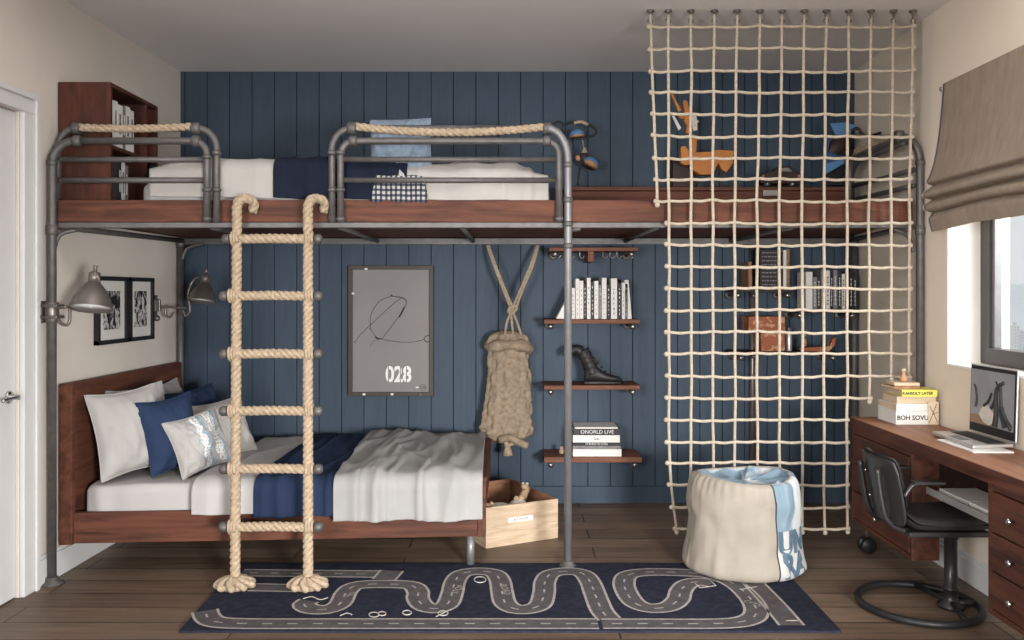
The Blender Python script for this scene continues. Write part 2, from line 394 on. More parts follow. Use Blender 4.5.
lstrip(DY0-.10, DY1+.10, DZ+.001, DZ+.09, .001, .022, M['trim'], mb); lstrip(DY0-.10, DY1+.10, DZ+.062, DZ+.09, .022, .034, M['trim'], mb)
struct(mb.build('trim_1', bevel=.004))
mb = MB()
def dp(y0, y1, z0, z1, d0, d1): lstrip(y0, y1, z0, z1, d0, d1, M['trim'], mb)
dp(DY0+.005, DY1-.005, .005, DZ-.005, -.05, -.028)
st = .115
for (y0, y1) in ((DY0+.005, DY0+st), (DY1-st, DY1-.005)): dp(y0, y1, .005, DZ-.005, -.028, -.012)
for (z0, z1) in ((.005, .24), (.80, .98), (DZ-.13, DZ-.005)): dp(DY0+st, DY1-st, z0, z1, -.028, -.012)
for (z0, z1) in ((.29, .75), (1.03, DZ-.18)): dp(DY0+st+.05, DY1-st-.05, z0, z1, -.028, -.017)
door = struct(mb.build('door_1', bevel=.004))
c = Vector((wlx(3.615)-.012, 3.615, .872))
mb = MB(); mb.lathe([(0, 0), (.028, 0), (.028, .006), (.022, .011), (.010, .013), (.010, .045), (0, .045)], M['chrome'], c, (1, 0, 0))
mb.tube(catmull([c+Vector((.04, 0, 0)), c+Vector((.045, -.03, .002)), c+Vector((.04, -.11, -.002))]), .008, M['chrome']); mb.build('door_handle', door)
# right wall with window opening
WY0, WY1, WZ0, WZ1 = 2.75, 4.06, .972, 2.20
mb = MB(); TH = .30
def rwall(y0, y1, z0, z1): mb.box(WR1, WR1+TH, y0, y1, z0, z1, M['wall'])
rwall(WY1, YK, 0, HC); rwall(WY0, WY1, 0, WZ0); rwall(WY0, WY1, WZ1, HC); rwall(YF, WY0, 0, HC)
mb.hexa([(WR1, YK, 0), (WR1+TH, YK, 0), (WR0+TH, YB+.02, 0), (WR0, YB+.02, 0), (WR1, YK, HC), (WR1+TH, YK, HC), (WR0+TH, YB+.02, HC), (WR0, YB+.02, HC)], M['wall'])
struct(mb.build('wall_right', origin=(WR1, 3, 0)))
mb = MB(); mb.box(WR1-.016, WR1-.001, YF, YK, 0, .11, M['trim']); mb.box(WR1-.009, WR1-.001, YF, YK, .11, .13, M['trim'])
mb.hexa([(WR1-.016, YK, 0), (WR1-.001, YK, 0), (WR0-.001, YB-.02, 0), (WR0-.016, YB-.02, 0), (WR1-.016, YK, .12), (WR1-.001, YK, .12), (WR0-.001, YB-.02, .12), (WR0-.016, YB-.02, .12)], M['trim'])
struct(mb.build('baseboard_right', bevel=.003))
mb = MB()   # white reveal lining
mb.box(WR1+.001, WR1+.16, WY1-.006, WY1, WZ0, WZ1, M['reveal']); mb.box(WR1+.001, WR1+.16, WY0, WY0+.006, WZ0, WZ1, M['reveal'])
mb.box(WR1-.006, WR1+.16, WY0, WY1, WZ0-.002, WZ0+.008, M['reveal']); mb.box(WR1+.001, WR1+.16, WY0, WY1, WZ1-.006, WZ1, M['reveal'])
struct(mb.build('trim_2'))
WXF = WR1+.155
mb = MB()
mb.box(WXF, WXF+.06, WY1-.075, WY1-.006, WZ0+.01, WZ1-.006, M['winframe']); mb.box(WXF, WXF+.06, WY0+.006, WY0+.075, WZ0+.01, WZ1-.006, M['winframe'])
mb.box(WXF-.012, WXF+.06, WY0+.075, WY1-.075, WZ0+.01, WZ0+.085, M['winframe']); mb.box(WXF, WXF+.06, WY0+.075, WY1-.075, WZ1-.07, WZ1-.006, M['winframe'])
mb.box(WXF+.015, WXF+.05, WY1-.10, WY1-.076, WZ0+.086, WZ1-.07, M['pipel']); mb.box(WXF+.015, WXF+.05, 3.38, 3.44, WZ0+.086, WZ1-.07, M['winframe'])
win = struct(mb.build('window_1', bevel=.003))
mb = MB(); mb.add([(WXF+.03, WY0+.05, WZ0+.05), (WXF+.03, WY1-.08, WZ0+.05), (WXF+.03, WY1-.08, WZ1-.05), (WXF+.03, WY0+.05, WZ1-.05)], [(0, 1, 2, 3)], M['glass'])
mb.build('pane', win)
mb = MB(); mb.box(-2.6, 2.6, YF-.12, YF, 0, HC, M['wall']); struct(mb.build('wall_front', origin=(0, YF, 0)))
# ---- outside
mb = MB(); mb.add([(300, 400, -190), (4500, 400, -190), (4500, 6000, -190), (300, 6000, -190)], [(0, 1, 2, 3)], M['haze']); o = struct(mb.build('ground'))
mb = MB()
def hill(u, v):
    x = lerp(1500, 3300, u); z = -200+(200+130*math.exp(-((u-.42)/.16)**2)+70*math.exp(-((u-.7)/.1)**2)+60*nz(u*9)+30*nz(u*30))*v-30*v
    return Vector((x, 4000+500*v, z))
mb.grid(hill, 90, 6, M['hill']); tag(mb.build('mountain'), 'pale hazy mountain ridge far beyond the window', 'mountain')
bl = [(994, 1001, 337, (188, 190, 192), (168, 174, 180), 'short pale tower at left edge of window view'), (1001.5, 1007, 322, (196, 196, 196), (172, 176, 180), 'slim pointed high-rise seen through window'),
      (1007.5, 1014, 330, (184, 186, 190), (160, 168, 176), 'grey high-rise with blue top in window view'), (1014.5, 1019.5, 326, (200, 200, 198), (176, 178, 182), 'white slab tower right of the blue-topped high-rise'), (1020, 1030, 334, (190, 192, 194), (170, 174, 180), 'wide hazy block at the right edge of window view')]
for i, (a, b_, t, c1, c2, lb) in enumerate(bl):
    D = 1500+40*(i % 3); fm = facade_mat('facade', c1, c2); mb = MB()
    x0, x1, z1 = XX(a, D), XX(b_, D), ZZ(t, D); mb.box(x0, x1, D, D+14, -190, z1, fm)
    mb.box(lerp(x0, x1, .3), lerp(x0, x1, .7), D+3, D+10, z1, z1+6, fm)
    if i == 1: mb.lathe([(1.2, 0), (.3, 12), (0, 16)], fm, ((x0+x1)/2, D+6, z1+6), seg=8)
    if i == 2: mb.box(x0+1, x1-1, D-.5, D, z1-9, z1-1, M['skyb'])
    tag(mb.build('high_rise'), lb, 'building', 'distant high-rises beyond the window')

# ================================================================ loft bed
lx = F(57, 222).x
loft = thing('loft_bed', (0, 4.6, 1.6), 'mahogany and grey pipe loft bed spanning the room, rope-topped guard rails', 'loft bed')
def hexF(x0, x1, ya, yb, t, m, name, off=0, n=1, bevel=.003):
    mb = MB(); P = []
    for y in (yb, ya):
        P += [F(x0, y, off), F(x1, y, off), F(x1, y, off)+Vector((0, t, 0)), F(x0, y, off)+Vector((0, t, 0))]
    mb.hexa(P, m); return mb.build(name, loft, bevel=bevel)
hexF(57.5, 913, 200, 222, .028, M['wood'], 'front_board')
hexF(57.5, 913, 222.3, 227.8, .04, M['pipe'], 'edge_beam')
# deck
zl, zr = F(57, 215).z, F(913, 215).z
mb = MB(); a, b = F(60, 217, .03), F(912, 217, .03); zb = 1.668
for k in range(9):
    t0, t1 = k/9, (k+1)/9
    def dpt(u, t, dz):
        f = a.lerp(b, u); g = Vector((lerp(-2.05, 2.06, u), 5.30, zb)); p = f.lerp(g, t); return p+Vector((0, 0, dz))
    mb.hexa([dpt(0, t0+.004, -.012), dpt(1, t0+.004, -.012), dpt(1, t1, -.012), dpt(0, t1, -.012), dpt(0, t0+.004, .012), dpt(1, t0+.004, .012), dpt(1, t1, .012), dpt(0, t1, .012)], M['wood'])
mb.build('deck', loft)
mb = MB(); mb.box(-2.05, 2.09, 5.245, 5.275, 1.615, 1.65, M['pipe']); mb.build('rear_beam', loft)
for X in (-1.45, -.83, -.24, .70, 1.35):
    px_ = VX+X*FP/4.1; f = F(px_, 228, .045); mb = MB(); mb.tube([f+Vector((0, 0, .004)), Vector((X, 5.25, 1.635))], .013, M['pipe']); mb.build('joist', loft)
# side beams
mb = MB(); mb.tube([F(60, 227, .03), (-2.03, 5.25, 1.635)], .014, M['pipe']); mb.build('side_beam', loft)
mb = MB(); mb.tube([F(908, 227, .03), (2.07, 5.25, 1.635)], .014, M['pipe']); mb.build('side_beam', loft)
PR = .019
def ring(mb, p, ax, r=.028, L=.04): mb.lathe([(r*.75, -L/2), (r, -L/2+.006), (r, L/2-.006), (r*.75, L/2)], M['pipe'], p, ax, 14)
def flange(mb, p): mb.lathe([(.052, 0), (.052, .006), (.03, .012), (.026, .03), (.0195, .032)], M['pipe'], p, (0, 0, 1), 20)
def ground(p): return Vector((p.x, p.y, 0))
# left post (runs to the floor and bends into the guard rail)
p0 = F(52, 300, -.02); top = F(52, 163, -.02); c0 = F(52, 141, -.02)
mb = MB(); pts = [ground(p0), Vector((p0.x, p0.y, top.z))]+arc(Vector((p0.x, p0.y, c0.z)), Vector((p0.x, p0.y, top.z)), F(77, 141, -.02))[1:]
mb.tube(pts, PR, M['pipe'], 14); ring(mb, Vector((p0.x, p0.y, top.z)), (0, 0, 1), .023, .03); ring(mb, Vector((p0.x, p0.y, ZZ(230, p0.y))), (0, 0, 1), .024, .05)
mb.build('post', loft); mb = MB(); flange(mb, ground(p0)); mb.build('floor_flange', loft)
# mid post
q0 = F(568, 300, -.02); qt = F(568, 165, -.02)
mb = MB(); pts = [ground(q0), Vector((q0.x, q0.y, ZZ(163, q0.y)))]+arc(Vector((q0.x, q0.y, ZZ(128.5, q0.y))), Vector((q0.x, q0.y, ZZ(160, q0.y))), F(547, 128.5, -.02))[1:]
mb.tube(pts, PR, M['pipel'], 14)
for yy in (165, 200, 224, 246): ring(mb, Vector((q0.x, q0.y, ZZ(yy, q0.y))), (0, 0, 1), .0235, .03)
mb.build('post', loft); mb = MB(); flange(mb, ground(q0)); mb.build('floor_flange', loft)
# right post + side guard
r0 = F(917, 300, -.0); r0.x = 2.050
side_y = 4.95; gx = 1.995
zr1 = 2.083
mb = MB(); pts = [ground(r0), Vector((r0.x, r0.y, 1.97))]+arc(Vector((r0.x, r0.y, 2.10)), Vector((r0.x, r0.y, 1.97)), Vector((1.945, r0.y-.01, 2.10)))[1:]
mb.tube(pts, PR, M['pipe'], 14); ring(mb, Vector((r0.x, r0.y, 1.97)), (0, 0, 1), .0235, .03); ring(mb, Vector((r0.x, r0.y, 1.63)), (0, 0, 1), .0235, .05); ring(mb, Vector((1.94, r0.y-.01, 2.10)), (1, 0, 0), .03, .045)
mb.build('post', loft); mb = MB(); flange(mb, ground(r0)); mb.build('floor_flange', loft)
mb = MB()
for (dx, zt) in ((0, 2.10), (.05, 2.075)):
    fx = 1.945+dx*.6; pts = [Vector((fx, r0.y, zt)), Vector((fx+.02, side_y-.12, zt))]+arc(Vector((fx+.02, side_y+dx, zt)), Vector((fx+.02, side_y-.1, zt)), Vector((fx+.02, side_y+dx, zt-.10)))[1:]+[Vector((fx+.02, side_y+dx, 1.69))]
    mb.tube(pts, .0165, M['pipe'], 12)
ring(mb, Vector((1.945, r0.y+.03, 2.10)), (0, 1, 0), .03, .05); mb.build('side_guard_pipe', loft)
for z in (1.935, 1.855):
    mb = MB(); mb.tube([(2.02, r0.y, z), (1.985, side_y, z)], .013, M['pipe']); mb.build('guard_rail', loft)
mb = MB(); mb.rope([(1.945, r0.y+.06, 2.115), (1.955, 4.55, 2.118), (1.965, side_y-.10, 2.115)], .024, M['rope']); mb.build('rope_wrap', loft)
# rear posts
for (X, Y) in ((-2.043, 5.24), (2.098, 5.21)):
    mb = MB(); mb.tube([(X, Y, 0), (X, Y, 1.655)], .021, M['pipe'], 14); ring(mb, Vector((X, Y, 1.62)), (0, 0, 1), .026, .05); mb.build('post', loft)
    mb = MB(); flange(mb, Vector((X, Y, 0))); mb.build('floor_flange', loft) 
# corner brackets
def bracket(a, b, c_):
    mb = MB(); mb.tube(catmull([a, c_, b], 6), .010, M['pipe'], 8); mb.build('corner_bracket', loft)
bracket(F(54, 250, -.0), F(76, 230, .02), F(60, 235, .0))
bracket(Vector((2.02, r0.y+.01, 1.52)), F(893, 229, .02), Vector((1.995, r0.y+.01, 1.60)))
bracket(Vector((-2.03, 5.23, 1.52)), Vector((-1.90, 5.25, 1.62)), Vector((-2.00, 5.24, 1.59)))
bracket(Vector((q0.x+.01, q0.y, ZZ(240, q0.y))), F(580, 229, .01), F(571, 231, -.0))
# guard section one: second hoop with rope, rails
def vpipe(x, yt, yb, off): return [F(x, yb, off), F(x, yt, off)]
def hoop(x0, x1, ytop, yb0, yb1, off, r=.0165, m='pipe', bend=20):
    pts = [F(x0, yb0, off), F(x0, ytop+bend, off)]+arc(F(x0, ytop, off), F(x0, ytop+bend, off), F(x0+bend, ytop, off))[1:]
    pts += arc(F(x1, ytop, off), F(x1-bend, ytop, off), F(x1, ytop+bend, off), 8)
    pts += [F(x1, yb1, off)]
    # fix tangent of second bend
    return pts
def bend2(x1, ytop, bend, off, n=8):
    a, c_, b = F(x1-bend, ytop, off), F(x1, ytop, off), F(x1, ytop+bend, off)
    return [a+(c_-a)*math.sin(i/n*PI/2)+(b-c_)*(1-math.cos(i/n*PI/2)) for i in range(n+1)]
mb = MB()
mb.tube([F(58, 199, .04), F(58, 148, .04)]+arc(F(58, 128.5, .04), F(58, 148, .04), F(77, 128.5, .04))[1:]+bend2(216.7, 128.5, 20, .0)+[F(216.7, 222, -.03)], .0165, M['pipe'], 12)
for x in (77, 196): ring(mb, F(x, 128.5, .03 if x < 100 else .0), (1, 0, 0), .029, .042)
for yy in (153, 190, 219): ring(mb, F(216.7, yy, -.02), (0, 0, 1), .022, .02)
mb.build('guard_hoop', loft)
mb = MB(); mb.tube([F(77, 141, -.02)]+bend2(207, 141, 14, -.02)+[F(207, 222, -.03)], .0165, M['pipe'], 12)
for x in (77, 196): ring(mb, F(x, 141, -.02), (1, 0, 0), .026, .038)
for yy in (157, 190, 219): ring(mb, F(207, yy, -.025), (0, 0, 1), .022, .02)
mb.build('guard_hoop', loft)
for y in (159.6, 180.3):
    mb = MB(); mb.tube([F(62, y, -.015), F(205, y, -.015)], .0135, M['pipe'], 12); mb.ball(F(62, y, -.015), .0136, M['pipe']); mb.build('guard_rail', loft)
def saggy(x0, x1, y0, ym, y1, off, n=14): return [F(lerp(x0, x1, i/n), lerp(y0, y1, i/n)+(ym-(y0+y1)/2)*4*(i/n)*(1-i/n), off) for i in range(n+1)]
mb = MB(); mb.rope(saggy(80, 193, 127.5, 128.5, 126.5, -.004), .019, M['rope']); mb.build('rope_wrap', loft)
# guard section two
mb = MB(); mb.tube([F(332, 222, -.03), F(332, 150, -.0)]+arc(F(332, 128.5, 0), F(332, 150, 0), F(352, 128.5, 0))[1:]+[F(546, 128.5, 0)], .0165, M['pipe'], 12)
for x in (352, 547): ring(mb, F(x, 128.5, -.005), (1, 0, 0), .031, .042)
for yy in (153, 190, 219): ring(mb, F(332, yy, -.02), (0, 0, 1), .022, .02)
mb.build('guard_hoop', loft)
mb = MB(); mb.tube([F(340.5, 222, -.03), F(340.5, 157, -.02)]+arc(F(340.5, 141, -.02), F(340.5, 157, -.02), F(354, 141, -.02))[1:]+bend2(559, 141, 14, -.02)+[F(559, 222, -.03)], .0165, M['pipe'], 12)
for x in (353, 547): ring(mb, F(x, 141, -.02), (1, 0, 0), .026, .038)
for yy in (153, 190, 219): ring(mb, F(340.5, yy, -.025), (0, 0, 1), .022, .02)
ring(mb, F(559, 219, -.03), (0, 0, 1), .022, .02); mb.build('guard_hoop', loft)
for y in (159.6, 180.3):
    mb = MB(); mb.tube([F(343, y, -.015), F(557, y, -.015)], .0135, M['pipe'], 12); mb.build('guard_rail', loft)
mb = MB(); mb.rope(saggy(356, 543, 126.5, 132.5, 127, -.012), .020, M['rope']); mb.build('rope_wrap', loft)
# rear storage ledge on the loft
XL0, XL1 = F(575, 200).x+.0, 1.93
ledge = thing('storage_ledge', ((XL0+XL1)/2, 5.1, 1.70), 'long low mahogany ledge along the back of the loft behind the net', 'ledge')
mb = MB(); mb.box(XL0, XL1, 4.93, 5.31, 1.69, 1.905, M['wood']); mb.build('body', ledge, bevel=.003)
mb = MB(); mb.box(XL0-.005, XL1, 4.915, 5.312, 1.907, 1.928, M['wood']); mb.build('top', ledge, bevel=.003)
mb = MB(); mb.box(XX(763, 4.92), XX(778, 4.92), 4.916, 4.929, ZZ(196, 4.92), ZZ(190, 4.92), M['steel']); mb.build('latch', ledge, bevel=.002)
# ================================================================ rope ladder
lad = thing('rope_ladder', (-1.1, 3.82, 0), 'thick beige rope ladder with six rungs hooked over the loft edge', 'ladder')
def lp(x, y): # ladder plane
    t = (y-195)/(583-195); D = lerp(3.885, 3.765, t); return W(x, y, D)
for (xt, xb) in ((239, 235), (310, 308)):
    mb = MB(); pts = [F(xt+13, 212, -.018), F(xt+15, 205, -.022), F(xt+12, 200, -.045), F(xt+6, 198.5, -.058)]
    pts += [lp(xt, 201), lp(xt-2, 208), lp(xt-2, 225)] + [lp(lerp(xt-2, xb, (y-225)/355), y) for y in (300, 400, 500, 582)]
    mb.rope(catmull(pts, 10), .0235, M['rope'], pitch=.085); mb.build('side_rope', lad)
    b = lp(xb, 583); b.z = .012; mb = MB()
    for j in range(9):
        a = j*2*PI/9; mb.tube(catmull([b+Vector((.02*math.cos(a), .02*math.sin(a), .040)), b+Vector((.058*math.cos(a+.3), .05*math.sin(a+.3), .030)), b+Vector((.082*math.cos(a+.6), .07*math.sin(a+.6), .013)), b+Vector((.045*math.cos(a+.7), .04*math.sin(a+.7), .010))], 5), .014, M['rope'], 7)
    mb.lathe([(.055, 0), (.06, .012), (.03, .05), (0, .055)], M['rope'], b+Vector((0, 0, -.003)), seg=12); mb.build('knotted_foot', lad)
for y in (239, 296, 354, 411, 469, 527):
    r = lad; a = lp(232.5 if y > 250 else 235, y); c_ = lp(309.5, y); rg = MB()
    rg.rope([a+Vector((.015, 0, 0)), (a+c_)/2+Vector((0, 0, .003)), c_+Vector((-.015, 0, 0))], .0225, M['rope'], pitch=.085); ro = rg.build('rung', lad)
    for (p, sx) in ((a, -1), (c_, 1)):
        mb = MB(); mb.lathe([(.018, 0), (.023, .006), (.023, .026), (.014, .036), (0, .038)], M['pipe'], p+Vector((sx*.022, .0, 0)), (sx, 0, 0), 14); mb.build('end_cap', ro)
        mb = MB(); hp = []
        for k in range(31): t = k/30*2.6*2*PI; hp.append(p+Vector((lerp(-.016, .016, k/30), .026*math.cos(t), .028*math.sin(t))))
        mb.tube(hp, .0075, M['rope'], 6); mb.build('lashing', ro)

# ================================================================ lower bed
def Bf(X): return 3.95+.0625*(X+2.05)
bed = thing('lower_bed', (-1.1, 4.6, 0), 'mahogany single bed with panelled headboard under the loft', 'bed')
mb = MB()
def hb(d0, d1, y0, y1, z0, z1, m='woody'):
    P = []
    for z in (z0, z1): P += [(wlx(y0)+d0, y0, z), (wlx(y0)+d1, y0, z), (wlx(y1)+d1, y1, z), (wlx(y1)+d0, y1, z)]
    mb.hexa(P, M[m])
hb(.022, .056, 3.95, 5.16, .148, .80); hb(.022, .066, 3.94, 5.18, .80, .893); hb(.022, .082, 3.935, 3.965, .148, .890); hb(.022, .07, 5.15, 5.18, .148, .80)
for z in (.36, .52, .66): hb(.055, .059, 3.97, 5.15, z, z+.13)
mb.build('headboard', bed, bevel=.004)
mb = MB(); x0, x1 = -2.05, -.165
def rail(y0o, y1o, z0, z1): mb.hexa([(x0, Bf(x0)+y0o, z0), (x1, Bf(x1)+y0o, z0), (x1, Bf(x1)+y1o, z0), (x0, Bf(x0)+y1o, z0), (x0, Bf(x0)+y0o, z1), (x1, Bf(x1)+y0o, z1), (x1, Bf(x1)+y1o, z1), (x0, Bf(x0)+y1o, z1)], M['wood'])
rail(0, .03, .150, .292); mb.build('side_rail', bed, bevel=.003)
mb = MB(); mb.box(-1.99, -.17, 5.12, 5.15, .16, .29, M['wood']); mb.build('side_rail', bed)
yb0 = Bf(-.15)-.005
mb = MB(); mb.box(-.165, -.125, yb0, yb0+.05, .148, .41, M['woody']); mb.box(-.160, -.13, yb0+.05, 5.16, .235, .41, M['woody']); mb.box(-.165, -.120, yb0, 5.165, .41, .432, M['woody']); mb.build('footboard', bed, bevel=.004)
mb = MB(); mb.box(-2.0, -.165, 4.03, 5.12, .24, .265, M['woodd']); mb.build('slat_base', bed)
for (X, Y) in ((-.20, yb0+.035), (-.20, 5.10), (-1.95, 5.08)):
    mb = MB(); mb.lathe([(.019, 0), (.019, .155)], M['pipel'], (X, Y, 0)); mb.lathe([(.026, 0), (.026, .006), (.019, .008)], M['pipel'], (X, Y, .0)); mb.build('leg', bed)
def mattress(name, X0, X1, yf, yb, z0, z1, m, r=.045, cr=.09):
    mb = MB(); cx, cyy = (X0+X1)/2, 0
    def fn(u, v):
        # v : profile from bottom rim up, over to centre
        a = u*2*PI; ca, sa = math.cos(a), math.sin(a); e = .12
        sx = math.copysign(abs(ca)**e, ca); sy = math.copysign(abs(sa)**e, sa)
        hw = (X1-X0)/2
        if v < .35: k, z = 1.0, lerp(z0, z1-r, v/.35)
        elif v < .6: t = (v-.35)/.25*PI/2; k = 1-(r/hw)*(1-math.cos(t)); z = z1-r+r*math.sin(t)
        else: k = (1-r/hw)*(1-(v-.6)/.4); z = z1
        X = cx+sx*hw*k; f0 = yf(X); b0 = yb; cy = (f0+b0)/2; Y = cy+sy*(b0-f0)/2*k
        if .02 < v < .6: Y += .004*math.sin(X*60+3*nz(X*6, z*4))*abs(sy)*(1 if sa < 0 else 0)
        z += .006*nz(X*5, Y*5)*(1 if v > .5 else 0)
        return Vector((X, Y, z))
    mb.grid(fn, 160, 22, m); return mb
mt = mattress('m', -2.03, -.17, lambda X: Bf(X)+.032, 5.14, .268, .412, M['sheet'])
o = mt.build('mattress'); tag(o, 'white fitted mattress lying in the lower mahogany bed', 'mattress')

def drape(X0, X1, yf, yb, zt, zb, m, amp=.012, fold=34, seed=0, topz=None, nu=70, slantx=0, hangj=.0, rx=0.03, left=None, right=None):
    mb = MB(); r = .05
    def fn(u, v):
        # v 0 = bottom of hang, up over edge, to rear
        Ltot = 1.0
        if v < .38: t = v/.38; yy = 0; z = lerp(zb, zt-r, t); y = 0; hang = 1
        elif v < .5: t = (v-.38)/.12*PI/2; z = zt-r+r*math.sin(t); y = r*(1-math.cos(t)); hang = 1-(v-.38)/.12
        else: t = (v-.5)/.5; z = zt; y = r+t*t*.3*0+t; hang = 0
        X = lerp(X0, X1, u)
        if v < .5: Y = yf(X)+y; dep = 0
        else:
            f = yf(X)+r; Y = lerp(f, yb, (v-.5)/.5); dep = (v-.5)/.5
        X += slantx*dep
        if left: X += (1-u)*left(v)
        if right: X += u*right(v)
        s_ = seed*7.3
        def ridge(p, q, r): return (1-min(1, abs(nz(p, q, r))*2.3))**2
        f1 = ridge(X*fold*.16+s_+dep*.8, dep*1.3+(.5*z if v < .5 else 0), s_)
        f2 = ridge(X*fold*.33+s_*2-dep*1.1, dep*2.1, s_+4)
        f3 = .5+.5*nz(X*11+s_, dep*6, z*7)
        dsp = amp*((1.7 if v < .5 else 1.25)*f1+.8*f2+.35*f3)
        if v < .5: Y -= dsp*min(1, .3+hang*.9)+.003; z += (.006*nz(X*8, s_)*hang if v < .02 else 0)+dsp*.6*(1-hang)
        else: z += dsp
        if topz: z += topz(X, dep)*(1-hang)
        if v < .03: z += hangj*nz(X*5+s_, 3)
        return Vector((X, Y, z))
    mb.grid(fn, nu, 60, m); return mb
of = lambda X: Bf(X)-.012
o = drape(-1.49, -1.16, of, 5.14, .425, .285, M['sheet'], .007, 18, 1).build('folded_duvet', solid=.014, solid_off=1)
tag(o, 'white duvet strip folded over the bed between the pillows and navy blanket', 'duvet')
o = drape(-1.205, -.79, lambda X: of(X)-.016, 5.15, .436, .272, M['navy'], .013, 34, 2).build('navy_throw', solid=.012, solid_off=1)
tag(o, 'navy blue throw draped across the lower bed behind the ladder', 'blanket')
o = drape(-.835, -.140, lambda X: of(X)-.036, 5.15, .448, .252, M['greyfab'], .019, 34, 5, slantx=-.02, nu=130).build('grey_blanket', solid=.012, solid_off=1)
tag(o, 'rumpled pale grey blanket hanging over the foot end of the lower bed', 'blanket')

# ---- pillows
def pillow(mb, w, h, t, m, mats=None, seed=0, n=26, pinch=.10, X=None, piping=None):
    def side(sg):
        def fn(u, v):
            a, b = u*2-1, v*2-1
            # keep more samples near rim
            x = w/2*a*(1-pinch*(1-b*b)**1.2); y = h/2*b*(1-pinch*(1-a*a)**1.2)
            d = max(0, (1-a**2)*(1-b**2))**.48
            z = sg*t/2*d
            rd = (1-min(1, abs(nz(a*1.9+seed*3.1, b*1.9+(a-b), 2))*3))**2; wr = (.014*nz(a*2.5+seed, b*2.5, sg)+.006*nz(a*7+seed, b*7, 1)+.016*rd*(.35+max(0, -b))+.012*math.sin((a*1.3-b)*7+seed)*max(0, -b-.25))*min(1, d*1.4)
            z += wr*(1 if sg > 0 else -1)
            p = Vector((x, y, z)); return X @ p if X is not None else p
        return fn
    mb.grid(side(1), n, n, m, mfn=mats); mb.grid(side(-1), n, n, m); return mb
def pmat(c, yaw, tilt, roll=0):
    # local z = face normal, local y = up ; normal turned from +X toward the camera by yaw, leaning back by tilt
    a = math.radians(yaw); n = Vector((math.cos(a), -math.sin(a), 0)); t = math.radians(tilt)
    up = Vector((0, 0, 1)); nn = (n*math.cos(t)+up*math.sin(t)); uu = (up*math.cos(t)-n*math.sin(t)); s_ = uu.cross(nn)
    R = Matrix((s_, uu, nn)).transposed().to_4x4()
    return Matrix.Translation(c) @ R @ Matrix.Rotation(math.radians(roll), 4, 'Z')
P = [
 ('pillow', (-1.945, 4.82, .625), 12, 20, 4, .38, .38, .13, 'pil', 3, 'light grey pillow at the rear of the headboard, behind the navy pair'),
 ('pillow', (-1.91, 4.40, .640), 30, 16, 4, .34, .40, .13, 'pil', 6, 'light grey pillow half hidden behind the front grey pillow'),
 ('pillow', (-1.875, 4.16, .640), 40, 14, 5, .35, .42, .16, 'pil', 1, 'large light grey square pillow nearest the camera against the headboard'),
 ('throw_pillow', (-1.76, 4.76, .620), 30, 20, 6, .34, .34, .13, 'navyp', 4, 'navy blue pillow at the rear, beyond the other navy one'),
 ('throw_pillow', (-1.70, 4.24, .615), 40, 14, 6, .29, .37, .15, 'navyp', 2, 'navy blue pillow in front, between grey pillow and striped cushion'),
 ('throw_pillow', (-1.57, 4.60, .580), 40, 22, 6, .34, .32, .13, 'whiten', 8, 'plain off-white cushion behind the left rope of the ladder'),
 ('throw_pillow', (-1.56, 4.24, .572), 44, 20, 12, .29, .29, .13, 'pil', 5, 'small light grey cushion with white and blue sketchy stripes'),
]
for (nm, c, yaw, tilt, roll, w_, h_, t_, m_, sd, lb) in P:
    Xm = pmat(Vector(c), yaw, tilt, roll); mb = MB()
    mf = None
    if lb.startswith('small'):
        def mf(u, v):
            q = u+.05*nz(v*7, 2)+.02*nz(v*30, 5)
            if .42 < q < .54 or .66 < q < .82: return M['white'] if nz(u*40, v*30) > -.15 else M['pil']
            if (.54 < q < .60 or .38 < q < .40 or .82 < q < .86) and nz(u*30, v*22) > -.1: return M['skyb2']
            return M['pil']
    pillow(mb, w_, h_, t_, M[m_], mf, sd, n=60 if mf else 28, X=Xm)
    o = thing(nm, c, lb, 'pillow', 'pillows on the lower bed'); mb.build('cushion', o)
    mb = MB(); rim = []
    for k in range(4):
        for i in range(16):
            t = i/16*2-1; a_, b_ = ((t, -1), (1, t), (-t, 1), (-1, -t))[k]
            rim.append(Xm @ Vector((w_/2*a_*(1-.10*(1-b_*b_)**1.2), h_/2*b_*(1-.10*(1-a_*a_)**1.2), 0)))
    mb.tube(rim, .0035, M[m_], 6, closed=True); mb.build('piping', o)

# ================================================================ upper bedding
uf = lambda X: 4.0724+.0976*X+.045
o = mattress('m', -1.76, .19, lambda X: uf(X)+.02, 5.25, 1.70, 1.845, M['sheet']).build('mattress'); tag(o, 'white mattress on the loft behind the guard rails', 'mattress')
tz = lambda X, d: .05*math.sin(min(1, d*1.4+.25)*PI)
o = drape(-1.68, -1.09, lambda X: uf(X)+.004, 5.22, 1.928, 1.76, M['whiten'], .010, 12, 9, topz=lambda X, d: -.06*max(0, (-1.50-X)/.17)**2).build('white_duvet', solid=.012, solid_off=1); tag(o, 'smooth off-white duvet on the loft left of the navy blanket', 'duvet')
o = drape(-1.115, -.50, lambda X: uf(X)-.012, 5.22, 1.938, 1.76, M['navyd'], .012, 34, 11).build('navy_blanket', solid=.012, solid_off=1); tag(o, 'dark navy blanket across the loft bed between duvet and denim pillow', 'blanket')
o = drape(-.54, .175, lambda X: uf(X)+.004, 5.22, 1.915, 1.76, M['whiten'], .022, 22, 14, nu=100, topz=lambda X, d: -.05*max(0, (X-0)/.17)).build('rumpled_duvet', solid=.012, solid_off=1); tag(o, 'rumpled off-white duvet behind the second guard rail', 'duvet')
mb = MB(); pillow(mb, .30, .305, .10, M['denim'], None, 3, pinch=.03, X=Matrix.Translation(W(401, 149, 4.125)) @ Matrix.Rotation(math.radians(90-8), 4, 'X') @ Matrix.Rotation(math.radians(2), 4, 'Z'))
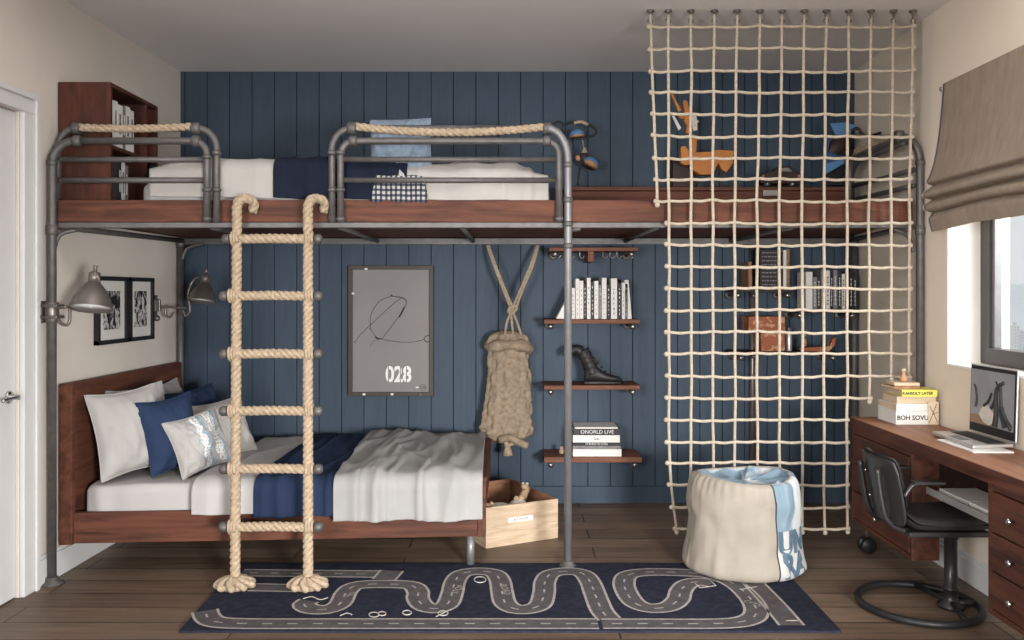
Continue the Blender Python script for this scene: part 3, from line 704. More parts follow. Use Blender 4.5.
tag(mb.build('denim_pillow'), 'washed denim blue pillow standing behind the rope-topped rail', 'pillow')
mb = MB()
def plf(u, v):
    X = lerp(XX(378 - 6*(1-v), 4.04), XX(424+4*(1-v), 4.04), u); z = lerp(1.745, 1.895, v)
    return Vector((X, uf(X)-.040-.012*(.5+.5*math.sin(u*16+v*2))-.006*nz(u*5, v*4)+(.09*max(0, v-.8)/.2), z))
mb.grid(plf, 40, 24, M['plaid']); o = mb.build('plaid_cloth', solid=.006, solid_off=0); tag(o, 'black and white plaid cloth hanging below the denim pillow', 'blanket')

# ================================================================ loft bookcase
D0, D1 = 3.955, 4.485; bx1 = -1.868; bz0, bz1 = 1.70, 2.298
bc = thing('bookcase', (-1.98, 4.2, bz0), 'tall mahogany bookcase standing on the left end of the loft', 'bookcase')
mb = MB()
def bb(y0, y1, z0, z1, d0=.006, m='woodd'):
    mb.hexa([(wlx(y0)+d0, y0, z0), (bx1, y0, z0), (bx1, y1, z0), (wlx(y1)+d0, y1, z0), (wlx(y0)+d0, y0, z1), (bx1, y0, z1), (bx1, y1, z1), (wlx(y1)+d0, y1, z1)], M[m])
bb(D0, D0+.02, bz0, bz1); bb(D1-.02, D1, bz0, bz1); bb(D0+.02, D1-.02, bz1-.02, bz1); bb(D0+.02, D1-.02, bz0, bz0+.02); bb(4.34, 4.36, bz0+.02, bz1-.02)
mb.build('case', bc, bevel=.002)
mb = MB(); lstrip(D0+.02, D1-.02, bz0+.02, bz1-.02, .006, .016, M['darkin'], mb); mb.build('back_panel', bc)
for z in (1.93, 2.0): 
    if z == 2.0: mb = MB(); bb(D0+.02, D1-.02, 1.99, 2.008); mb.build('shelf', bc, bevel=.002)
def bookY(x0, x1, y0, y1, z0, h, m, name='book', label='', group=None, page=None, tilt=0, cat='book', txt=None):
    # upright book whose spine faces -Y ; axis box
    b = thing(name, ((x0+x1)/2, y0, z0), label, cat, group)
    X_ = Matrix.Translation(((x0+x1)/2, y0, z0)) @ Matrix.Rotation(tilt, 4, 'Y') @ Matrix.Translation((-(x0+x1)/2, -y0, -z0))
    t = min(.003, (x1-x0)*.15); mb = MB()
    mb.box(x0, x0+t, y0+.002, y1, z0, z0+h, M[m], X_); mb.box(x1-t, x1, y0+.002, y1, z0, z0+h, M[m], X_); mb.box(x0, x1, y0, y0+.003, z0, z0+h, M[m], X_)
    mb.build('cover', b, bevel=.0008)
    mb = MB(); mb.box(x0+t, x1-t, y0+.004, y1-.004, z0+.003, z0+h-.004, M[page or 'paperw'], X_); mb.build('pages', b)
    return b
def bookX(y0, y1, x0, x1, z0, h, m, label, group, lean=0):
    b = thing('book', (x1, (y0+y1)/2, z0), label, 'book', group); t = .003
    X_ = Matrix.Translation((x1, y0, z0)) @ Matrix.Rotation(lean, 4, 'X') @ Matrix.Translation((-x1, -y0, -z0))
    mb = MB(); mb.box(x0, x1-.002, y0, y0+t, z0, z0+h, M[m], X_); mb.box(x0, x1-.002, y1-t, y1, z0, z0+h, M[m], X_); mb.box(x1-.003, x1, y0, y1, z0, z0+h, M[m], X_)
    mb.box(x1, x1+.0006, y0+.3*(y1-y0), y1-.3*(y1-y0), z0+h*.35, z0+h*.8, M['bkgrey' if m == 'paper' else 'paper'], X_)
    mb.build('cover', b); mb = MB(); mb.box(x0+.003, x1-.003, y0+t, y1-t, z0+.003, z0+h-.003, M['paperw'], X_); mb.build('pages', b)
yy = 4.055
for i, (w_, h_, m_, lb) in enumerate([(.035, .225, 'paper', 'tall white book first from the front on the bookcase upper shelf'), (.05, .215, 'paper', 'thick white book with dark marks, second on the upper bookcase shelf'),
        (.03, .22, 'bkgrey', 'grey book third on the upper bookcase shelf'), (.045, .225, 'paper', 'white book fourth on the upper bookcase shelf'), (.04, .215, 'paper', 'white book rearmost on the upper bookcase shelf')]):
    bookX(yy, yy+w_, -2.06, bx1-.03, 2.010, h_, m_, lb, 'books on the upper bookcase shelf'); yy += w_+.003
yy = 4.10
for i, (w_, h_, m_, lb) in enumerate([(.03, .235, 'bkdark', 'dark magazine at the front of the lower bookcase shelf'), (.035, .23, 'paper', 'white book in the middle of the lower bookcase shelf'), (.03, .22, 'bkgrey', 'grey book last on the lower bookcase shelf')]):
    bookX(yy, yy+w_, -2.06, bx1-.03, 1.722, h_, m_, lb, 'books on the lower bookcase shelf'); yy += w_+.004
# small black clip lamp between bookcase and bed
o = thing('clip_lamp', (-1.85, 4.30, 1.92), 'small black reading lamp clipped to the bookcase front beside the white duvet', 'lamp')
mb = MB(); mb.tube(catmull([(-1.866, 4.35, 1.96), (-1.83, 4.30, 1.98), (-1.80, 4.26, 1.95)], 5), .006, M['black'], 7); mb.build('arm', o)
mb = MB(); mb.lathe([(.012, 0), (.022, -.03), (.036, -.075), (.033, -.075), (0, -.06)], M['black'], (-1.80, 4.26, 1.955), (.15, 0, 1)); mb.build('lamp_shade', o)

# ================================================================ wall lamps
def wall_lamp(root, c, r, h, axis, arm_pts, knob=True):
    ax = Vector(axis).normalized()
    mb = MB(); q = lambda rr, hh: (rr, hh)
    mb.lathe([(.018, h+.012), (.030*r/.09, h), (.055*r/.09, h*.72), (.074*r/.09, h*.42), (r*.96, h*.10), (r, 0), (r*1.02, -.004), (r*.985, -.004), (r*.94, h*.10), (.070*r/.09, h*.40), (.05*r/.09, h*.70), (.0, h*.8)], M['gun'], c, ax, 32); sh = mb.build('lamp_shade', root)
    mb = MB(); mb.lathe([(r*.955, .004), (r*.90, h*.12), (.066*r/.09, h*.40), (.045*r/.09, h*.66), (0, h*.7)], M['white'], c, ax, 32); mb.build('inner_lining', sh)
    mb = MB(); mb.ball(c+ax*h*.25, r*.30, M['white']); mb.build('bulb', root)
    mb = MB(); mb.lathe([(.024, h), (.025, h+.045), (.021, h+.05), (.012, h+.052), (.009, h+.056), (.009, h+.078), (.012, h+.08), (0, h+.082)], M['gun'], c, ax, 20); mb.build('socket', root)
    mb = MB()
    for p in arm_pts: mb.tube(catmull(p, 6), .0075, M['gun'], 9)
    mb.build('arm', root)
l1 = thing('wall_lamp', (p0.x, p0.y, ZZ(310, 3.87)), 'gunmetal cone lamp clamped to the front left post', 'lamp', 'gunmetal swing-arm lamps above the bed')
c = W(91, 308, 3.80); wall_lamp(l1, c, .092, .115, (-.02, .26, 1), [[W(57, 308, 3.84), W(66, 307, 3.83), W(74, 306, 3.87)], [W(57, 317, 3.84), W(62, 324, 3.83), W(69, 323, 3.83), W(70, 306, 3.84)], [W(92, 274, 3.82), W(98, 277, 3.83), W(99, 287, 3.84)]])
mb = MB(); pz = ZZ(312, p0.y)
mb.lathe([(.030, -.045), (.030, .045)], M['gun'], (p0.x, p0.y, pz), seg=18); mb.box(p0.x-.055, p0.x-.035, p0.y-.02, p0.y+.02, pz-.05, pz+.05, M['gun']); mb.box(p0.x-.04, p0.x+.04, p0.y-.035, p0.y+.035, pz-.03, pz-.015, M['gun']); mb.box(p0.x-.04, p0.x+.04, p0.y-.035, p0.y+.035, pz+.02, pz+.035, M['gun'])
mb.build('clamp', l1, bevel=.003)
D2 = 4.98
l2 = thing('wall_lamp', (wlx(4.95), 4.95, ZZ(308, 4.95)), 'gunmetal cone lamp on an arm beside the blue wall', 'lamp', 'gunmetal swing-arm lamps above the bed')
c = W(202, 301, 4.92); wall_lamp(l2, c, .080, .105, (.06, .24, 1), [[Vector((wlx(4.95)+.012, 4.95, ZZ(307, 4.95))), W(168, 307, 4.95), W(186, 308, 4.95)], [W(165, 308, 4.93), W(166, 315, 4.93), W(170, 317, 4.93), W(173, 312, 4.93)], [W(183, 310, 4.93), W(186, 316, 4.93), W(190, 310, 4.93), W(188, 294, 4.93), W(193, 281, 4.94), W(199, 277, 4.94)]])
mb = MB(); zc = ZZ(308, 4.95); mb.box(wlx(4.95)+.001, wlx(4.95)+.014, 4.925, 4.975, zc-.075, zc+.075, M['gun']); mb.ball((wlx(4.95)+.02, 4.95, zc-.06), .018, M['gun']); mb.box(wlx(4.95)+.012, wlx(4.95)+.04, 4.94, 4.96, zc-.02, zc+.05, M['gun']); mb.build('wall_plate', l2, bevel=.003)

# ================================================================ framed photos on left wall
for (y0, y1, m_, lb) in ((4.28, 4.598, 'photo', 'black framed abstract black and white print nearer the camera'), (4.618, 4.905, 'photo2', 'black framed black and white collage print nearer the blue wall')):
    pf = thing('picture_frame', (wlx(y0), (y0+y1)/2, 1.05), lb, 'picture', 'framed prints on the left wall'); z0, z1 = 1.05, 1.40; w_ = .022
    mb = MB(); lstrip(y0, y1, z0, z0+w_, .001, .026, M['frameb'], mb); lstrip(y0, y1, z1-w_, z1, .001, .026, M['frameb'], mb); lstrip(y0, y0+w_, z0, z1, .001, .026, M['frameb'], mb); lstrip(y1-w_, y1, z0, z1, .001, .026, M['frameb'], mb); mb.build('frame', pf)
    mb = MB(); lstrip(y0+.01, y1-.01, z0+.01, z1-.01, .002, .012, M['paper'], mb); mb.build('mat_board', pf)
    mb = MB(); lstrip(y0+.072, y1-.072, z0+.075, z1-.075, .012, .014, M[m_], mb); mb.build('print', pf)
# ================================================================ cargo net
net = thing('rope_net', (1.35, 4.15, .1), 'beige knotted rope climbing net hanging from ceiling hooks in front of the loft', 'net')
CX = [650, 668, 691, 714, 737, 760, 782, 804, 826, 849, 871, 893, 913]
CB = [650, 669, 691, 713, 735, 757, 779.5, 802, 824, 847, 869, 891, 909]
RY = [26.5, 48.5, 71, 92, 114.5, 136, 158, 179, 200.5, 223.5, 245, 266.8, 288, 310, 332, 353.5, 376.5, 398, 420, 442, 462.5, 485, 507.5, 529]
def nD(x, y):
    dt = 4.165; db = Df(x)-.05
    if y < 195: return lerp(dt, db, max(0, (y-12)/183.0))
    if y < 232: return db
    lim = 4.40 if x > 780 else 4.36
    return lerp(db, lim, (y-232)/(529-232.))
def nx(i, y):
    x = lerp(CX[i], CB[i], min(1, max(0, y-12)/190.)**1.2)
    if i == 0: x = lerp(650, 657, (y-12)/185.)
    if i == 1 and y > 420: x = lerp(669, 676, ((y-420)/109.)**2)
    return x+1.1*nz(i*3.1, y*.02, 4)
def np(i, y, dy=0): x = nx(i, y); return W(x, y+dy, nD(x, y))
NB = [8, 23, 23, 23, 23, 23, 23, 23, 23, 23, 17, 16, 16]   # index of the last row reached by each cord
def ky(i, r): return RY[r]+1.3*nz(i*.9, r*1.7)+1.2*math.sin(i*.8+r)*.5
for i in range(13):
    rows = list(range(0, min(NB[i], 23)+1)); pts = [np(i, 14)]
    for r in rows: pts.append(np(i, ky(i, r)))
    mb = MB(); mb.tube(catmull(pts, 4), .0076, M['net'], 7)
    for r in rows: mb.ball(np(i, ky(i, r)), .0110, M['net'], (1, .9, .9), 8)
    e = pts[-1]; mb.ball(e+Vector((0, -.004, -.018)), .013, M['net'], seg=8); mb.build('vertical_cord', net)
    x = nx(i, 12); t = np(i, 14); mb = MB(); t2 = Vector((t.x, t.y, HC)); 
    mb.lathe([(.018, 0), (.018, -.008), (.008, -.012), (.006, -.045)], M['gun'], t2, (0, 0, 1), 12)
    mb.tube([t2+Vector((.011*math.cos(a), 0, -.052+.011*math.sin(a))) for a in [k*PI/5 for k in range(10)]], .004, M['gun'], 6, closed=True); mb.build('hook', net)
RE = {}
for r in range(24):
    cols = [i for i in range(13) if NB[i] >= r or (i == 12 and r < 17) or (i == 11 and r < 17) or (i == 10 and r < 18)]
    if r > 8: cols = [i for i in cols if i > 0]
    pts = [np(i, ky(i, r)) for i in cols]
    # overshoot ends
    a = pts[0]+(pts[0]-pts[1])*.12; b = pts[-1]+(pts[-1]-pts[-2])*(.08 if r < 18 else .04)
    full = [a]
    for k, p in enumerate(pts):
        full.append(p)
        if k < len(pts)-1: full.append((p+pts[k+1])/2+Vector((0, 0, -.004+.003*nz(r*2.2, k*1.7))))
    full.append(b)
    mb = MB(); mb.tube(catmull(full, 3), .0076, M['net'], 7); mb.ball(a, .0125, M['net'], seg=8); mb.ball(b, .012, M['net'], seg=8); mb.build('horizontal_cord', net)

# ================================================================ wall shelves under the loft
def wshelf(name, X0, X1, ztop, label, cat='shelf', y0=5.05, brk=(.07, .93), m='shelf', t=.026):
    s_ = thing(name, ((X0+X1)/2, 5.2, ztop-t), label, cat, 'wooden wall shelves under the loft')
    mb = MB(); mb.box(X0, X1, y0, 5.315, ztop-t, ztop, M[m]); mb.build('board', s_, bevel=.003)
    for u in brk:
        X = lerp(X0, X1, u); mb = MB(); mb.tube([(X, y0+.03, ztop-t-.016), (X, 5.30, ztop-t-.016)], .012, M['pipe'], 10); mb.ball((X, y0+.028, ztop-t-.017), .019, M['steel'], seg=10); mb.lathe([(.03, 0), (.03, .008), (.014, .012)], M['pipe'], (X, 5.318, ztop-t-.016), (0, -1, 0), 14); mb.build('bracket', s_)
    return s_
sx0, sx1 = XX(544, 5.05), XX(640, 5.05)
top = wshelf('wall_shelf', sx0+.03, sx1-.01, 1.585, 'topmost short wooden shelf tucked under the loft with coat hooks below', t=.022)
mb = MB(); X = XX(591, 5.06); mb.box(X-.018, X+.018, 5.06, 5.30, 1.50, 1.562, M['shelf']); mb.build('support_block', top, bevel=.003)
for k, xx in enumerate((556, 570, 580, 603, 610, 617, 629)):
    mb = MB(); X = XX(xx, 5.1); mb.tube(catmull([(X, 5.10, 1.562), (X, 5.10, 1.535), (X+.014, 5.095, 1.522), (X+.028, 5.09, 1.538)], 4), .0045, M['steel'] if k in (0, 6) else M['gun'], 6); mb.build('hook', top)
z2 = 1.154+.003; wshelf('wall_shelf', sx0, sx1, z2, 'wooden wall shelf holding a row of upright white books')
z3 = .765; wshelf('wall_shelf', sx0, sx1, z3, 'wooden wall shelf with a black boot on it')
z4 = .338; wshelf('wall_shelf', sx0, sx1+.012, z4, 'lowest wooden wall shelf carrying a stack of books', t=.032)
YS = 5.10
row = [(571, 575, 288, 'paper'), (575.6, 579.4, 279, 'paper'), (579.6, 583.4, 281, 'paper'), (583.6, 586.6, 284, 'bkdark'), (587, 590.6, 278, 'paper'), (590.9, 594, 282, 'bkblack'), (594.3, 598.4, 281, 'paper'), (598.7, 601.5, 285, 'bkgrey'),
       (601.8, 606.6, 278, 'paper'), (606.9, 610.6, 285, 'bkdark'), (611, 617.2, 278.5, 'paper'), (617.8, 621.6, 284, 'bkdark'), (621.9, 625, 283, 'paper'), (625.2, 627.8, 284, 'bkgrey')]
ordn = ['first', 'second', 'third', 'fourth', 'fifth', 'sixth', 'seventh', 'eighth', 'ninth', 'tenth', 'eleventh', 'twelfth', 'thirteenth', 'fourteenth', 'fifteenth']
cn = {'paper': 'white', 'bkdark': 'dark patterned', 'bkblack': 'black', 'bkgrey': 'grey'}
for i, (a, b, t, m_) in enumerate(row):
    h = ZZ(t, YS)-z2
    bo = bookY(XX(a, YS), XX(b, YS), YS, YS+.17, z2+.001, h, m_, 'book', '%s upright book, %s from the left on the shelf beside the post' % (cn[m_], ordn[i]), 'upright books on the shelf beside the post')
    random.seed(i); mb = MB(); mm = M['bkgrey'] if m_ == 'paper' else M['paper']; w_ = XX(b, YS)-XX(a, YS)
    for k in range(6+i%2):
        u = .1+k*.12+.03*random.random(); mb.box(XX(a, YS)+w_*.38, XX(a, YS)+w_*(.5+.12*random.random()), YS-.0006, YS, z2+h*u, z2+h*u+.004+.012*random.random(), mm)
    mb.build('spine_print', bo)
bo = bookY(XX(627.6, YS), XX(631.8, YS), YS, YS+.17, z2+.001, .235, 'paper', 'book', 'white book leaning at the right end of the row beside the post', 'upright books on the shelf beside the post', tilt=-.085)
o = thing('bookend', (XX(560, YS), YS, z2), 'white wedge bookend at the left of the upright books', 'bookend')
o.location = (XX(563, YS), YS+.05, z2+.001)
mb = MB(); y = YS+.02; mb.prism([(XX(556, y), y, z2+.001), (XX(571, y), y, z2+.001), (XX(571, y), y, ZZ(288, y)), (XX(566, y), y, ZZ(300, y))], (0, .10, 0), M['paper']); mb.build('wedge', o, bevel=.002)

# boot
boot = thing('work_boot', (XX(600, 5.15), 5.15, z3), 'black leather lace-up boot standing on the middle wall shelf', 'boot')
yb = 5.14; k = 5.12/FP
def bp(x, y): return Vector((XX(x, 5.12), yb, ZZ(y, 5.12)))
z3p = VY+(CZ-z3)*FP/5.12
path = [bp(583.5, 352)]*6
sec = [(623, 381.2, .012), (621.5, 378.2, .030), (618, 376.4, .040), (613, 375.4, .045), (606.5, 373.5, .043), (600.5, 369.5, .039), (595, 364.5, .038), (590, 361.5, .037), (586.5, 366, .033), (584.8, 373, .024), (584.4, 379, .012)]
mb = MB(); vs = []; fs = []; n_ = 20
for i, (x, yt, hw_) in enumerate(sec):
    zt = ZZ(yt, 5.12); zb_ = z3+.016; zc_ = (zt+zb_)/2
    for j in range(n_):
        a = 2*PI*j/n_; ca, sa = math.cos(a), math.sin(a)
        vs.append(Vector((XX(x, 5.12)+.0015*nz(i*2.1, j*.9), yb+hw_*math.copysign(abs(ca)**.8, ca), zc_+(zt-zb_)/2*math.copysign(abs(sa)**.75, sa))))
for i in range(len(sec)-1):
    for j in range(n_): j2 = (j+1) % n_; fs.append((i*n_+j, i*n_+j2, (i+1)*n_+j2, (i+1)*n_+j))
fs.append(tuple(range(n_))); fs.append(tuple((len(sec)-1)*n_+j for j in range(n_))[::-1]); mb.add(vs, fs, M['blackl'], True)
mb.tube(catmull([bp(593, 374), bp(590.5, 367), bp(588, 361), bp(585, 355.5), bp(582.5, 351)], 5), lambda i: .043+.0025*math.sin(i*1.4), M['blackl'], 18)
mb.build('upper', boot)
mb = MB(); sole = [bp(584, 0), bp(590, 0), bp(598, 0), bp(606, 0), bp(614, 0), bp(621, 0), bp(623.5, 0)]
hw = [.030, .036, .034, .040, .046, .036, .014]
P_ = [Vector((p.x, yb-h, z3+.001)) for p, h in zip(sole, hw)]+[Vector((p.x, yb+h, z3+.001)) for p, h in list(zip(sole, hw))[::-1]]
mb.prism(P_, (0, 0, .017), M['black']); mb.build('sole', boot, bevel=.004)
mb = MB()
for i in range(5):
    p = bp(lerp(604, 588, i/4), lerp(373, 356, i/4))+Vector((-.028, 0, -.026))
    t = Vector((.8, 0, .6)); mb.tube([p+Vector((.035, -.03, .030)), p+Vector((.048, 0, .036)), p+Vector((.035, .03, .030))], .0035, M['bkdark'], 6)
mb.build('lace', boot)
mb = MB(); mb.tube(catmull([bp(581, 352), bp(577, 349.5), bp(572, 351), bp(568, 353.5), bp(566, 357)], 5), lambda i: .036-.0009*i, M['blackl'], 12); mb.tube(catmull([bp(589, 352), bp(594, 358), bp(600, 363)], 4), .004, M['bkdark'], 6); mb.build('folded_cuff', boot)

# stack on the lowest shelf
zs = z4+.001
stk = [(573, 621.5, 450.2, 457.2, 'paper', 'thick white book at the bottom of the stack on the lowest shelf'), (573, 621, 447.0, 450, 'bkgrey', 'thin grey book second from the bottom of the stack'), (573, 620.5, 443.6, 446.8, 'bkblack', 'black book with white lettering in the middle of the stack'),
       (573, 619.8, 436.4, 443.4, 'paper', 'thick white book under the dark top pair of the stack'), (574, 620.5, 430.2, 436.2, 'bkdark', 'dark magazine-like book second from the top of the stack'), (575, 618, 429, 430.2, 'paper', 'white patterned book lying on top of the stack')]
cur = zs
for i, (a, b, y0, y1, m_, lb) in enumerate(stk):
    h = (y1-y0)*5.07/FP+.001; x0, x1 = XX(a, 5.07), XX(b, 5.07); bk = thing('book', ((x0+x1)/2, 5.17, cur), lb, 'book', 'stacked books on the lowest shelf')
    mb = MB(); t = min(.003, h*.2); yy0, yy1 = 5.07+.004*(i % 3), 5.285-.01*(i % 2)
    mb.box(x0, x1, yy0+.002, yy1, cur, cur+t, M[m_]); mb.box(x0, x1, yy0+.002, yy1, cur+h-t, cur+h, M[m_]); mb.box(x0, x1, yy0, yy0+.003, cur, cur+h, M[m_]); mb.build('cover', bk)
    mb = MB(); mb.box(x0+.003, x1-.003, yy0+.004, yy1-.003, cur+t, cur+h-t, M['paperw']); mb.build('pages', bk)
    if i in (2, 3, 4):
        tx = {2: 'M BUILD IN LIVES', 3: 'Das', 4: 'ONORLD LIVE'}[i]; mb = MB(); cz_ = cur+h/2; cx_ = (x0+x1)/2
        mb.text(tx, h*.85 if i != 3 else h*.5, M['paper'] if i != 3 else M['ink'], lambda X, Y, Z: Vector((cx_+X, yy0-.0008-Z, cz_+Y))); mb.build('title', bk)
    cur += h+.0006
o = thing('brass_knob', (XX(563, 5.15), 5.15, z4+.001), 'small tan pine cone on the lowest shelf behind the post', 'ornament'); o.name = 'pine_cone'
mb = MB(); c = Vector((XX(561.5, 5.15), 5.15, z4+.001))
for i in range(6): mb.lathe([(0, 0), (.020-.002*abs(i-2), .004), (.008, .012)], M['plushb'], c+Vector((0, 0, i*.007)), seg=9)
mb.build('scales', o)

# ================================================================ shelves behind the net
sb = lambda nm, a, b, y, lb, **k: wshelf(nm, XX(a, 5.08), XX(b, 5.08), ZZ(y, 5.08), lb, y0=5.08, m='darkshelf', t=.02, **k)
M['darkshelf'] = wood('dark_shelf', (30, 28, 30), (58, 46, 42), (2, 14, 16))
sb('wall_shelf', 735, 793, 289, 'upper left dark shelf behind the net holding a dark box file'); zA = ZZ(289, 5.08)
sb('wall_shelf', 797, 858, 309.5, 'right dark shelf behind the net with black and white books'); zB = ZZ(309.5, 5.08)
sb('wall_shelf', 735, 842, 352, 'lower long dark shelf behind the net with rusty tin'); zC = ZZ(352, 5.08)
o = thing('shelf_pole', (XX(752, 5.28), 5.28, 0), 'thin dark vertical pipe running down the blue wall behind the net', 'pipe')
mb = MB(); X = XX(752.5, 5.29); mb.tube([(X, 5.294, 0), (X, 5.294, 1.60)], .016, M['gun'], 12); mb.build('pole', o); mb = MB(); mb.lathe([(.04, 0), (.04, .006), (.017, .012)], M['gun'], (X, 5.294-.012, 0), seg=16); mb.build('flange', o); mb = MB()
for z in (zA-.04, zC-.04): mb.ball((X, 5.275, z), .015, M['steel'])
mb.build('collar', o)
o = thing('box_file', (XX(764, 5.1), 5.1, zA), 'black lettered box file on the upper shelf behind the net', 'box file')
mb = MB(); mb.box(XX(760, 5.1), XX(778, 5.1), 5.10, 5.30, zA+.001, ZZ(249, 5.1), M['bkblack']); mb.build('body', o, bevel=.003)
mb = MB()
for r in range(9):
    random.seed(r); x = 762
    while x < 776:
        w_ = 1+random.random()*2.5; mb.box(XX(x, 5.1), XX(min(776.5, x+w_), 5.1), 5.0985, 5.0998, ZZ(252+r*4, 5.1)-.008, ZZ(252+r*4, 5.1), M['bkgrey']); x += w_+.8
mb.build('printed_label', o)
bookY(XX(748.5, 5.1), XX(752, 5.1), 5.1, 5.27, zA+.001, ZZ(262, 5.1)-zA, 'bkbrown', 'book', 'short brown book left of the box file behind the net', None, cat='book')
bookY(XX(780.5, 5.1), XX(783, 5.1), 5.1, 5.27, zA+.001, ZZ(252, 5.1)-zA, 'bkblack', 'book', 'slim black book right of the box file behind the net')
bookY(XX(783.3, 5.1), XX(786.6, 5.1), 5.1, 5.27, zA+.001, ZZ(250, 5.1)-zA, 'paper', 'book', 'slim white book right of the box file behind the net')
bookY(XX(787, 5.1), XX(789.6, 5.1), 5.1, 5.27, zA+.001, ZZ(249, 5.1)-zA, 'bkbrown', 'book', 'thin brown book last on the upper shelf behind the net')
o = thing('orange_ball', (XX(753, 5.15), 5.15, ZZ(262, 5.1)), 'x', 'x'); bpy.data.objects.remove(o)
rowB = [(806, 812.5, 272, 'paper'), (813, 817, 277, 'bkgrey'), (817.3, 820.5, 276, 'bkdark'), (821, 825.5, 270, 'bkgrey'), (826, 830, 270.5, 'paper'), (830.3, 833, 272, 'bkblack'), (833.3, 837.5, 270, 'bkgrey'), (838, 841.5, 272, 'bkdark'), (842, 845, 274, 'paper'), (845.5, 849, 272, 'bkdark'), (849.5, 853, 273, 'bkblack'), (853.3, 857, 275, 'bkdark')]
for i, (a, b, t, m_) in enumerate(rowB):
    h = ZZ(t, 5.12)-zB; bo = bookY(XX(a, 5.12), XX(b, 5.12), 5.12, 5.28, zB+.001, h, m_, 'book', '%s upright book, %s from the left on the right shelf behind the net' % (cn[m_], ordn[i]), 'upright books on the shelf behind the net')
    random.seed(i+50); mb = MB(); mm = M['ink'] if m_ == 'paper' else M['paper']; w_ = XX(b, 5.12)-XX(a, 5.12)
    if i in (0,): continue
    for k in range(7): u = .1+k*.115+.03*random.random(); mb.box(XX(a, 5.12)+w_*.25, XX(a, 5.12)+w_*.7, 5.1194, 5.12, zB+h*u, zB+h*u+.005, mm)
    mb.box(XX(a, 5.12)+w_*.42, XX(a, 5.12)+w_*.55, 5.1194, 5.12, zB+h*.1, zB+h*.85, mm)
    mb.build('spine_print', bo)
o = thing('rusty_tin', (XX(766, 5.12), 5.15, zC), 'rusty orange square tin with wide lid on the lower shelf behind the net', 'tin')
mb = MB(); mb.box(XX(761, 5.12), XX(785, 5.12), 5.12, 5.28, zC+.001, ZZ(331, 5.12), M['rust']); mb.build('body', o, bevel=.004)
mb = MB(); mb.box(XX(749, 5.1), XX(785.5, 5.1), 5.105, 5.285, ZZ(331, 5.1)+.001, ZZ(316.5, 5.1), M['rust']); mb.build('lid', o, bevel=.004)
o = thing('metal_flask', (XX(788, 5.15), 5.15, zC), 'small grey metal flask beside the rusty tin', 'flask')
mb = MB(); mb.lathe([(.0, 0), (.016, 0), (.017, .004), (.017, .115), (.012, .125)], M['alu'], (XX(789, 5.15), 5.15, zC+.001)); mb.build('body', o); mb = MB(); mb.lathe([(.012, .0), (.014, .002), (.014, .02), (0, .022)], M['gun'], (XX(789, 5.15), 5.15, zC+.126)); mb.build('cap', o)
o = thing('toy_boat', (XX(816, 5.15), 5.15, zC), 'little rusty toy boat with upturned end on the lower shelf behind the net', 'toy')
mb = MB(); bq = lambda x, y: Vector((XX(x, 5.15), 5.13, ZZ(y, 5.15)))
mb.prism([bq(798, 349), bq(803, 351.3), bq(828, 351.3), bq(834, 345), bq(835, 337), bq(831, 339), bq(829, 346), bq(803, 347.5)], (0, .05, 0), M['rust']); mb.build('hull', o, bevel=.003)
mb = MB(); mb.lathe([(.012, 0), (.014, .03), (.006, .05), (0, .055)], M['tan'], bq(804.5, 346.5)+Vector((0, .025, 0))); mb.ball(bq(804.5, 335)+Vector((0, .025, 0)), .012, M['tan']); mb.build('figure', o)

# ================================================================ poster
pst = thing('framed_poster', (XX(391, 5.3), 5.3, ZZ(396, 5.3)), 'framed grey poster with looping charcoal line and white number 028', 'poster')
DP = 5.30; X0, X1, Z0, Z1 = XX(348.5, DP), XX(433.5, DP), ZZ(396, DP), ZZ(265.5, DP); fw = .026
mb = MB(); mb.box(X0, X1, 5.285, 5.318, Z0, Z0+fw, M['framed']); mb.box(X0, X1, 5.285, 5.318, Z1-fw, Z1, M['framed']); mb.box(X0, X0+fw, 5.285, 5.318, Z0+fw, Z1-fw, M['framed']); mb.box(X1-fw, X1, 5.285, 5.318, Z0+fw, Z1-fw, M['framed']); mb.build('frame', pst, bevel=.002)
YP = 5.300
mb = MB(); mb.box(X0+fw, X1-fw, YP, 5.316, Z0+fw, Z1-fw, M['board']); mb.build('board', pst)
def pq(x, y): return W(340+x/4.57, 260+y/4.57, YP-.001)
mb = MB()
def scr(L, r=.0016): mb.tube(catmull([pq(*p) for p in L], 6), r, M['ink'], 5)
scr([(235, 165), (180, 190), (142, 250), (140, 310), (160, 345), (190, 362), (280, 375), (340, 374), (385, 362)]); scr([(66, 378), (100, 335), (200, 240), (250, 195), (285, 172)]); scr([(190, 362), (230, 310), (275, 250), (302, 205), (300, 182), (280, 170), (235, 165)])
scr([(235, 165), (285, 175), (302, 190)], .0012); scr([(270, 262), (285, 235), (295, 215)], .005); scr([(135, 398), (155, 370), (190, 360)], .001); scr([(160, 352), (172, 360), (188, 360)], .004); scr([(232, 160), (240, 166)], .004)
scr([(410, 345), (390, 350), (385, 362), (395, 374), (410, 372)], .0025); scr([(140, 320), (135, 312)], .002); scr([(64, 372), (75, 384)], .001)
mb.build('line_drawing', pst)
mb = MB(); c = W(398.5, 375, YP-.001); mb.text('028', .135, M['white'], lambda X, Y, Z: c+Vector((X*.80, -Z, Y)), bold=.004)
for dx in (-.062, 0.012, .05): mb.box(c.x+dx-.003, c.x+dx+.003, YP-.0035, YP-.002, c.z-.05, c.z+.05, M['board'])
mb.build('number', pst)
